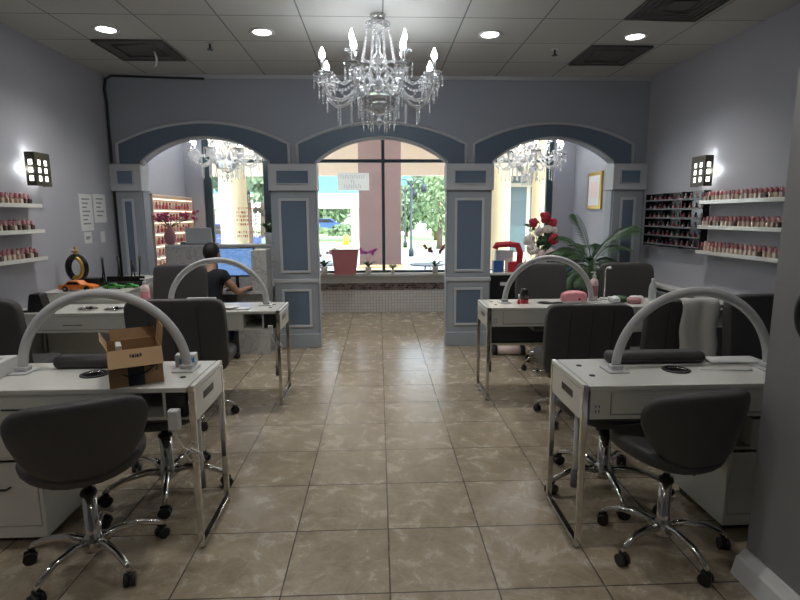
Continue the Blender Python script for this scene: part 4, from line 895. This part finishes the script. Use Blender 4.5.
# ------------------------------------------------------------------ right wall cabinet
t = thing('wall_counter', 'long grey wall counter with white ledge and open cubbies on the right', 'cabinet', (XR, 0, 0))
B(-.12, -.001, 4.33, 6.15, .775, .81, 'desk_white', .003).build('ledge', t)
B(-.30, -.12, 4.33, 4.86, .735, .75, 'grey_panel').box(-.20, -.12, 4.86, 5.6, .735, .75, 'grey_panel').box(-.30, -.285, 4.70, 4.86, .03, .735, 'grey_panel').box(-.20, -.185, 4.86, 5.6, .03, .735, 'grey_panel').box(-.285, -.2, 4.845, 4.86, .03, .735, 'grey_panel').box(-.185, -.02, 5.585, 5.6, .03, .735, 'grey_panel').box(-.02, -.001, 4.33, 6.18, .03, .775, 'grey_panel').box(-.285, -.02, 4.70, 4.715, .03, .735, 'grey_panel').box(-.30, -.285, 4.33, 4.70, .03, .735, 'grey_panel').box(-.285, -.02, 4.33, 4.70, .60, .612, 'desk_white').box(-.17, -.155, 4.33, 4.70, .612, .735, 'desk_white').box(-.285, -.02, 4.33, 4.70, .03, .045, 'grey_panel').build('carcass', t)
B(-.28, -.14, 4.34, 4.355, .07, .59, 'dark_wood', .003).build('door', t); B(-.135, -.03, 4.34, 4.355, .07, .59, 'dark_wood', .003).build('door', t)
B(-.185, -.02, 4.36, 5.58, 0, .03, 'black_plastic').build('plinth', t)
tag(B(-.05, .05, -.04, .04, 0, .07, 'white_plastic', .003).build('small_box', None, (2.895, 4.45, .612)), 'small white box in the upper left cubby of the right counter', 'box')

# round thing on the partition wall at the right edge
t = thing('wall_clock', 'round black rimmed wall fitting at the right edge of the picture', 'clock', (1.595, 1.775, 1.20))
MB().lathe([(.115, 0), (.125, .02), (.12, .035), (.10, .035), (.098, .012)], 'black_plastic', 36, ring=True, T=Matrix.Rotation(-PI/2, 4, 'Y')).build('rim', t); MB().cyl((-.008, 0, 0), .10, .014, 'grey_panel', 32, axis='X').build('face', t)

# ------------------------------------------------------------------ reception
t = thing('reception_desk', 'grey marble reception desk with raised ledge beyond the far left desk', 'desk', (0, 0, 0))
B(-1.60, -1.245, 5.92, 6.17, .0, .70, 'marble', .003).box(-2.55, -1.60, 6.14, 6.17, 0, .70, 'marble').build('front_panel', t)
B(-2.55, -1.245, 5.88, 6.17, .70, .735, 'marble', .004).build('worktop', t)
B(-1.41, -1.245, 5.885, 6.17, .735, 1.19, 'marble', .003).build('tower', t)
B(-2.62, -1.45, 6.60, 6.63, .0, 1.19, 'marble').box(-2.62, -1.24, 6.60, 6.86, 1.19, 1.215, 'trim_grey', .004).box(-2.62, -2.595, 6.63, 6.86, 0, 1.19, 'marble').box(-1.45, -1.25, 6.60, 6.63, 0, 1.19, 'marble').build('raised_ledge', t)
B(-2.52, -1.25, 6.17, 6.598, .715, .735, 'marble').build('inner_worktop', t)
t = thing('computer_monitor', 'large computer monitor with bright blue screen on the reception desk', 'monitor', (-1.635, 6.10, .735), math.radians(2))
B(-.215, .215, -.012, .02, .14, .475, 'black_plastic', .004).build('bezel', t); B(-.200, .200, -.0135, -.012, .158, .462, 'screen').build('screen', t)
MB().cyl((0, .03, .08), .02, .15, 'black_plastic', 12).box(-.10, .10, -.05, .07, 0, .012, 'black_plastic', .003).build('stand', t)
t = thing('keyboard', 'dark keyboard under the seated person\'s hand', 'keyboard', (-1.56, 5.955, .735), .05)
B(-.15, .13, -.05, .05, 0, .014, 'black_plastic', .003).build('tray', t)
mb = MB()
for r in range(4):
    for k in range(13): mb.box(-.14+k*.0205, -.122+k*.0205, -.042+r*.022, -.024+r*.022, .014, .018, 'grey_panel')
mb.build('keys', t)
# vase with pink flowers on ledge
t = thing('vase', 'dusty pink ribbed vase full of pink flowers on the reception ledge', 'vase', (-2.60, 6.74, 1.215))
MB().lathe([(.035, 0), (.055, .02), (.072, .07), (.070, .12), (.045, .18), (.024, .215), (.030, .235), (.022, .235)], 'vase_pink', 24).build('vase_body', t)
rnd = random.Random(3)
mbs, mbf = MB(), MB()
for k in range(26):
    a = rnd.uniform(0, 6.28); e1 = rnd.uniform(.06, .30); ex = math.cos(a)*e1*1.15; ey = math.sin(a)*e1*.45; ez = .29+rnd.uniform(0, .11)
    mbs.tube([(0, 0, .20), (ex*.4, ey*.4, .27), (ex, ey, ez)], .003, 'leaf', 5)
    for j in range(5): mbf.sph((ex+rnd.uniform(-.03, .03), ey+rnd.uniform(-.03, .03), ez+rnd.uniform(-.02, .025)), rnd.uniform(.012, .022), 'pink_flower', 6, (1, 1, .7))
mbs.build('stems', t); mbf.build('blossoms', t)
t = thing('laptop', 'grey laptop with its lid up on the reception ledge', 'laptop', (-2.20, 6.74, 1.215))
B(-.17, .17, -.10, .10, 0, .015, 'grey_panel', .003).build('keyboard_half', t); B(-.17, .15, -.006, .006, 0, .20, 'trim_grey', .004, T=Matrix.Translation((0, -.09, .012)) @ Matrix.Rotation(math.radians(12), 4, 'X')).build('lid', t)
for k, x in enumerate((-2.42, -2.34)): tag(MB().lathe([(.03, 0), (.042, .01), (.03, .03), (.01, .035)], 'grey_panel', 14).build('small_bowl', None, (x, 6.68, 1.215)), ['small dark bowl beside the pink vase', 'small dark bowl nearer the laptop on the reception ledge'][k], 'bowl')
def orchid(label, x, y, z, fm, h=.32, pot='white_plastic', lean=.1, n=7, s=1, seed=1, name='potted_orchid'):
    rnd = random.Random(seed); t = thing(name, label, 'plant', (x, y, z), s=s)
    MB().lathe([(.04, 0), (.052, .09), (.056, .105), (.048, .105), (.044, .09)], pot, 20).cyl((0, 0, .088), .045, .01, 'bark', 16).build('pot', t)
    for k in range(5):
        a = k*1.3+.4; L = .17
        MB().sheet(lambda u, v: (math.cos(a)*L*u-math.sin(a)*(v-.5)*.05*math.sin(PI*min(u+.08, 1)), math.sin(a)*L*u+math.cos(a)*(v-.5)*.05*math.sin(PI*min(u+.08, 1)), .10+.09*math.sin(u*2.4)), 8, 3, 'leaf', .003).build('leaf', t)
    for q in (-1, 1):
        P_ = lambda u: (q*lean*u*u*1.3, .03*u, .09+h*math.sin(u*1.35)/math.sin(1.35))
        MB().tube([P_(k/8) for k in range(9)], .003, 'leaf', 6).build('stem', t)
        mb = MB()
        for k in range(n):
            c = Vector(P_(.62+.42*k/n)); c.x += rnd.uniform(-.02, .03)*q; c.z += rnd.uniform(-.025, .02)
            for pt in range(5):
                b2 = pt*2*PI/5+.3; mb.sph(c+Vector((math.cos(b2)*.014, -.01, math.sin(b2)*.014)), .012, fm, 6, (1, .35, 1))
            mb.sph(c+Vector((0, -.014, 0)), .005, 'yellow', 6)
        mb.build('blossoms', t)
orchid('white orchid in a pot at the right end of the reception ledge', -1.36, 6.73, 1.215, 'white_flower', .24, seed=5, s=1.35)
orchid('magenta orchid in white pot on the window sill beside the pink box', -.17, 8.41, .645, 'magenta_flower', .30, lean=-.10, seed=2)
orchid('dark red orchid in white pot at the right of the window sill', .90, 8.40, .645, 'maroon_flower', .34, lean=.13, seed=3, n=10)
orchid('pale orchid left of the pink box on the window sill', -.87, 8.41, .645, 'pale_pink', .26, lean=.12, seed=4, s=1.1)
orchid('small green plant on the sill right of the window mullion', .22, 8.41, .645, 'leaf_light', .12, lean=.05, seed=6, s=.6, name='potted_plant')
t = thing('storage_box', 'dusty red square box standing on the window sill', 'box', (-.53, 8.33, .645)); MB().prism([(-.165, 0), (.165, 0), (.21, .38), (-.21, .38)], -.05, .05, 'planter_red').build('body', t); B(-.215, .215, -.055, .055, .375, .395, 'vase_pink', .003).build('lid', t)
# paper sign on the middle window, and red lettering on the left window
t = thing('window_sign', 'white paper sign with faint print on the middle window', 'sign', (-.39, YW+.06, 2.09))
B(-.25, .25, -.001, .001, -.135, .135, 'backlit_paper').build('sheet', t); mb = MB()
for r, (z, n_) in enumerate(((.075, 11), (.0, 2), (-.07, 8))):
    for k in range(n_):
        x = -n_*.018+k*.036; mb.box(x, x+.006, -.002, -.001, z-.025, z+.025, 'trim_grey').box(x, x+.022, -.002, -.001, z+(-.02 if k % 2 else .015), z+(-.012 if k % 2 else .022), 'trim_grey')
mb.build('print', t)
rnd = random.Random(12); lt = thing('window_lettering', 'rows of small red lettering on the left arch window', 'lettering', (0, 0, 0))
for r in range(8):
    if r == 5: continue
    x = -2.25; mb = MB()
    while x < -1.90:
        wd = rnd.uniform(.012, .03); z = 1.68-r*.062; mb.box(x, x+.005, YW+.070, YW+.072, z-.018, z+.018, 'print_red').box(x, x+wd*.8, YW+.070, YW+.072, z+rnd.choice((-.017, -.002, .013)), z+rnd.choice((.016, .018)), 'print_red'); x += wd+.010
    mb.build('text_row', lt)

# ------------------------------------------------------------------ seated person
def skin_mesh(name, verts, edges, mat_, parent, root=0, lvl=2):
    me = bpy.data.meshes.new(name); me.from_pydata([v[:3] for v in verts], edges, []); o = bpy.data.objects.new(name, me); COL.objects.link(o)
    me.materials.append(M[mat_]); bm = bmesh.new(); bm.from_mesh(me); lay = bm.verts.layers.skin.verify(); bm.verts.ensure_lookup_table()
    for i, v in enumerate(verts): bm.verts[i][lay].radius = (v[3], v[4] if len(v) > 4 else v[3])
    bm.verts[root][lay].use_root = True; bm.to_mesh(me); bm.free()
    sk = o.modifiers.new('skin', 'SKIN'); sk.use_smooth_shade = True; sb = o.modifiers.new('sub', 'SUBSURF'); sb.levels = lvl; sb.render_levels = lvl
    if parent: o.parent = parent
    return o
PX, PY = -1.83, 5.66
pr = thing('person', 'person in a dark T-shirt seated with back to camera, reaching to the keyboard', 'person', (PX, PY, 0), math.radians(-22))
# local: facing +Y, seat height .46
body = [(0, 0, .52, .12, .10), (0, .0, .64, .13, .09), (0, .03, .80, .145, .095), (0, .06, .92, .13, .08), (0, .07, .985, .055, .055), (0, .085, 1.03, .045), (0, .10, 1.08, .05),
        (.16, .06, .94, .055), (.22, .12, .82, .043), (.245, .18, .745, .036), (.25, .30, .765, .028), (.25, .385, .77, .021), (.25, .41, .77, .026, .016),
        (-.16, .06, .94, .055), (-.20, .10, .82, .043), (-.215, .16, .745, .036), (-.12, .30, .765, .028), (-.07, .375, .77, .021), (-.06, .40, .77, .026, .016),
        (.09, .08, .51, .085), (.10, .42, .50, .065), (.10, .44, .30, .05), (.10, .42, .09, .035), (.10, .50, .035, .035, .025),
        (-.09, .08, .51, .085), (-.10, .42, .50, .065), (-.10, .44, .30, .05), (-.10, .42, .09, .035), (-.10, .50, .035, .035, .025)]
ed = [(0, 1), (1, 2), (2, 3), (3, 4), (4, 5), (5, 6), (3, 7), (7, 8), (8, 9), (9, 10), (10, 11), (11, 12), (3, 13), (13, 14), (14, 15), (15, 16), (16, 17), (17, 18), (0, 19), (19, 20), (20, 21), (21, 22), (22, 23), (0, 24), (24, 25), (25, 26), (26, 27), (27, 28)]
bd = skin_mesh('body', body, ed, 'skin', pr)
hd = MB().blob(lambda x, y, z: Vector((x*.074*(1 if z > -.2 else 1-.28*(-z-.2)), .11+y*.09+(.012 if z < -.3 and y > 0 else 0), 1.155+z*.115)), 'skin', 1, 24, 18)
hd.blob(lambda x, y, z: Vector((x*.011, .205+y*.018+(-.008*z), 1.145+z*.022)), 'skin', 1, 10, 8)
for s_ in (-1, 1):
    hd.blob(lambda x, y, z: Vector((s_*.075+x*.008, .105+y*.018, 1.15+z*.03)), 'skin', 1, 10, 8)
    hd.sph((s_*.028, .188, 1.168), .010, 'paper', 8, (1.2, .6, .8)); hd.sph((s_*.028, .194, 1.168), .005, 'hair', 8, (1, .6, 1)); hd.box(s_*.028-.016, s_*.028+.016, .193, .199, 1.186, 1.191, 'hair')
hd.blob(lambda x, y, z: Vector((x*.022, .193+y*.008, 1.10+z*.007)), 'pink', 1, 10, 6)
hd.build('head', pr)
MB().blob(lambda x, y, z: Vector((x*.084, .098+y*.096-(.0 if y < 0 else .018*y)-(.02 if z < -.3 else 0)*max(0, y), 1.185+z*.105 + (.03 if (y > .25 and z < 0) else 0) )), 'hair', .95, 24, 18).build('hair', pr)
sv = [(0, 0, .50, .145, .12), (0, .0, .64, .15, .108), (0, .03, .80, .165, .112), (0, .06, .925, .15, .095), (0, .07, .975, .065, .065), (.16, .06, .945, .070), (.205, .105, .86, .062), (-.16, .06, .945, .07), (-.19, .09, .86, .062)]
skin_mesh('tshirt', sv, [(0, 1), (1, 2), (2, 3), (3, 4), (3, 5), (5, 6), (3, 7), (7, 8)], 'black_cloth', pr)
pv = [(0, 0, .50, .15, .125), (.09, .08, .51, .10), (.10, .42, .50, .08), (.10, .44, .30, .068), (.10, .42, .10, .058), (-.09, .08, .51, .10), (-.10, .42, .50, .08), (-.10, .44, .30, .068), (-.10, .42, .10, .058)]
skin_mesh('trousers', pv, [(0, 1), (1, 2), (2, 3), (3, 4), (0, 5), (5, 6), (6, 7), (7, 8)], 'navy', pr)
def hand(x, y, z, rz, flip):
    T = Matrix.Translation((x, y, z)) @ Matrix.Rotation(rz, 4, 'Z'); mb = MB(); mb.xf = T
    mb.blob(lambda a_, b2, c: Vector((a_*.038, .0+b2*.045, c*.014)), 'skin', .8, 14, 8)
    for k, (fx, L) in enumerate(((-.028, .062), (-.010, .072), (.009, .068), (.027, .052))): mb.tube([(fx, .03, .002), (fx*1.1, .03+L*.5, .008), (fx*1.15, .03+L*.85, -.002), (fx*1.15, .03+L, -.014)], .008, 'skin', 6, rs=[.009, .0085, .0075, .006])
    mb.tube([(flip*.03, -.02, 0), (flip*.052, .01, -.003), (flip*.058, .04, -.008)], .009, 'skin', 6, rs=[.012, .009, .007]); mb.build('hand', pr)
hand(.25, .44, .772, 0, -1); hand(-.05, .43, .772, -.3, 1)
for s_ in (-1, 1): MB().blob(lambda x, y, z: Vector((s_*.10+x*.045, .50+y*.125, .04+z*.038)), 'black_plastic', .7, 16, 8).build('shoe', pr)
t = thing('office_stool', 'round dark stool under the seated person at reception', 'stool', (PX, PY, 0)); star_base(t, .26, 20, .40); MB().cyl((0, 0, .39), .17, .05, 'leather', 28).build('seat', t)

# ------------------------------------------------------------------ right arch: black console, flowers, palm
t = thing('console', 'black console with white top under the right arch', 'cabinet', (0, 0, 0))
B(1.345, 2.73, 6.27, 6.60, .03, .845, 'black_plastic', .004).build('body', t); B(1.34, 2.735, 6.26, 6.62, .845, .87, 'desk_white', .004).build('top', t); B(1.36, 2.7, 6.29, 6.58, 0, .03, 'black_gloss').build('plinth', t)
B(1.46, 1.60, 6.266, 6.27, .72, .76, 'paper').build('white_tag', t)
t = thing('flower_vase', 'tall mixed bouquet of red and white flowers in a pale vase on the console', 'flowers', (1.99, 6.45, .87))
MB().lathe([(.06, 0), (.075, .03), (.085, .12), (.06, .2), (.05, .24), (.06, .26), (.05, .26)], 'white_flower', 22).build('vase_body', t)
rnd = random.Random(9)
for (dx, dy, dz, r, m_) in [(-.12, -.05, .60, .065, 'red_flower'), (.03, -.03, .66, .075, 'red_flower'), (.12, -.05, .60, .06, 'red_flower'), (.14, -.06, .40, .07, 'red_flower'), (-.06, -.08, .50, .06, 'white_flower'), (.05, -.08, .52, .06, 'white_flower'), (-.15, -.04, .38, .08, 'white_flower'), (-.12, -.08, .28, .075, 'white_flower'), (.15, -.02, .50, .05, 'white_flower'), (.10, -.08, .22, .07, 'pale_pink'), (-.02, -.09, .20, .06, 'pale_pink'), (.0, -.06, .38, .065, 'leaf')]:
    mb = MB()
    for k in range(14):
        v = Vector((rnd.uniform(-1, 1), rnd.uniform(-1, .4), rnd.uniform(-1, 1))).normalized()*r*.55; mb.sph(Vector((dx, dy, dz))+v, r*.5, m_, 7, (1, .6, 1))
    mb.tube([(0, 0, .22), (dx*.5, dy*.5, .22+(dz-.22)*.5), (dx, dy, dz)], .004, 'leaf', 5); mb.build('flower', t)
mb = MB()
for k in range(60):
    p = Vector((rnd.uniform(-.17, .17), rnd.uniform(-.08, .05), rnd.uniform(.22, .62))); s_ = .045
    T = Matrix.Translation(p) @ Euler((rnd.uniform(0, 6), rnd.uniform(0, 6), 0)).to_matrix().to_4x4()
    vs = [mb.bm.verts.new(q) for q in ((-s_, 0, 0), (0, -s_*.35, .01), (s_, 0, 0), (0, s_*.35, .01))]; mb.bm.faces.new(vs); mb._fin(vs, 'leaf', T)
mb.build('foliage', t)
t = thing('gift_bag', 'bright red bag with blue cartons on the console beside the pillar', 'bag', (1.555, 6.45, .87), 0, None, (1.15, 1, 1.05))
MB().tube([(-.12, -.05, .27), (-.10, -.05, .315), (.02, -.05, .325), (.12, -.05, .31), (.15, -.05, .22), (.14, -.05, .04)], .035, 'red', 8, flat=(1, 1)).box(.02, .16, -.06, .06, 0, .12, 'red', .01).build('red_wrap', t)
B(-.13, -.02, -.05, .05, 0, .13, 'blue', .003).build('blue_carton', t); B(-.10, .08, -.03, .07, .13, .25, 'trim_grey', .003).build('grey_carton', t); B(.0, .07, -.055, .0, .0, .16, 'pale_pink', .003).build('pink_carton', t)
pump_bottle('small white pump bottle between the red bag and the bouquet', 1.785, 6.37, .87, .17, 'pale_pink', 'white_plastic', .03)
pump_bottle('small pink pump bottle just left of the bouquet vase', 1.86, 6.36, .87, .14, 'white_plastic', 'pink', .026)
t = thing('storage_box', 'blue box with white stripe on the console right of the bouquet', 'box', (2.29, 6.45, .87)); B(-.09, .09, -.06, .06, 0, .15, 'blue', .004).box(-.01, .01, -.0615, .0615, .0, .151, 'white_plastic').build('carton', t)
t = thing('pillow_roll', 'pale pink padded roll with black ends on the floor behind the far right desk', 'roll', (1.45, 5.74, .0), math.radians(-4))
MB().cyl((0, 0, .055), .05, .26, 'pale_pink', 18, axis='X').build('padding', t)
for s_ in (-1, 1): MB().cyl((s_*.155, 0, .057), .057, .05, 'black_plastic', 18, axis='X').build('end_cap', t)
# palm
t = thing('potted_palm', 'tall potted palm with arching fronds in front of the right pillar', 'plant', (2.42, 5.92, 0))
MB().lathe([(.12, 0), (.16, .02), (.19, .30), (.20, .33), (.17, .33), (.165, .28)], 'dark_wood', 24).cyl((0, 0, .285), .165, .02, 'bark', 22).build('pot', t)
rnd = random.Random(21)
def frond(az, L, up_, droop, base, seed):
    rd = random.Random(seed); c, s_ = math.cos(az), math.sin(az); pts = []
    for k in range(13):
        u = k/12; pts.append(Vector((base[0]+c*L*u, base[1]+s_*L*u*.6, base[2]+up_*u-droop*u*u)))
    mb = MB().tube(pts, .005, 'leaf', 5, rs=[.006*(1-.7*k/12) for k in range(13)])
    for k in range(2, 12):
        for h2 in (0, .33, .66):
            i0 = min(k+1, 12); p = pts[k].lerp(pts[i0], h2); tg = (pts[i0]-pts[k-1]).normalized(); sd_ = tg.cross(Vector((0, 0, 1)))
            if sd_.length < .1: sd_ = Vector((1, 0, 0))
            sd_.normalize(); ll = .24*math.sin(PI*(k+h2)/13.5)+.03
            for q in (-1, 1):
                d1 = (tg*.75+sd_*q*.85+Vector((0, 0, -.22))).normalized(); tip = p+d1*ll+Vector((0, 0, -ll*.25)); wv = tg*.006
                mid = p+d1*ll*.5
                vs = [mb.bm.verts.new(x_) for x_ in (p, mid-wv, tip, mid+wv)]; mb.bm.faces.new(vs); mb._fin(vs, 'leaf')
    return mb
fr_spec = [(PI*.96, .50, .40, .42, (-.01, 0, 1.0), 31), (PI*1.02, .36, .42, .36, (0, -.02, 1.0), 32), (PI*.85, .42, .55, .40, (0, 0, 1.0), 33), (PI*1.15, .45, .32, .45, (0, 0, .95), 34), (.15, .36, .55, .35, (0, 0, 1.0), 35), (-.3, .42, .35, .40, (0, 0, .95), 36), (PI*1.3, .36, .30, .40, (0, -.05, .9), 37), (-1.2, .36, .25, .40, (0, -.05, .9), 38), (PI*.98, .48, .48, .36, (-.02, 0, 1.0), 1), (PI*1.05, .42, .25, .28, (0, 0, 1.0), 2), (PI*.9, .36, .62, .30, (0, 0, 1.0), 3), (.05, .42, .66, .30, (.02, 0, 1.08), 4), (.0, .44, .50, .22, (0, -.02, 1.12), 5), (PI*.5, .3, .5, .3, (0, 0, 1.0), 6), (-PI*.5, .35, .45, .4, (0, 0, .95), 7), (PI*1.25, .4, .2, .3, (0, 0, .95), 8), (-.5, .35, .35, .3, (0, 0, .95), 9), (PI*.7, .25, .75, .25, (0, 0, 1.05), 10), (PI*1.1, .5, .05, .25, (0, 0, .9), 11), (-.9, .3, .3, .4, (0, 0, .9), 12), (.1, .22, .10, .2, (0, -.03, 1.0), 13), (PI*1.4, .32, .15, .3, (0, 0, 1.0), 14)]
for (az, L, u_, d_, bs, sd2) in fr_spec: frond(az, L, u_, d_, bs, sd2).build('frond', t)
mb = MB().tube([(-.03, 0, .28), (-.02, 0, .8), (.02, 0, 1.12)], .012, 'leaf', 6)
for k in range(6): a = k*.9+.5; mb.tube([(.05*math.cos(a), .05*math.sin(a), .28), (.03*math.cos(a), .03*math.sin(a), .7), (.015*math.cos(a), .01*math.sin(a), 1.1)], .012, 'leaf', 6)
mb.build('stems', t)
# picture with gold frame on right side wall of the window room
t = thing('framed_picture', 'gold framed picture on the side wall beyond the right arch', 'picture', (XR-.002, 7.62, 1.90))
B(-.03, 0, -.24, .24, -.26, .26, 'gold', .004).build('frame', t); B(-.033, -.03, -.19, .19, -.21, .21, 'paper').box(-.035, -.033, -.12, .10, -.10, .12, 'pale_pink').build('print', t)
tag(MB().lathe([(.03, 0), (.035, .02), (.025, .05), (.005, .06)], 'white_plastic', 14).build('security_camera', None, (-2.62, 6.20, 2.15), (PI/2, 0, 0)), 'small white dome camera at the left foot of the left arch', 'camera')
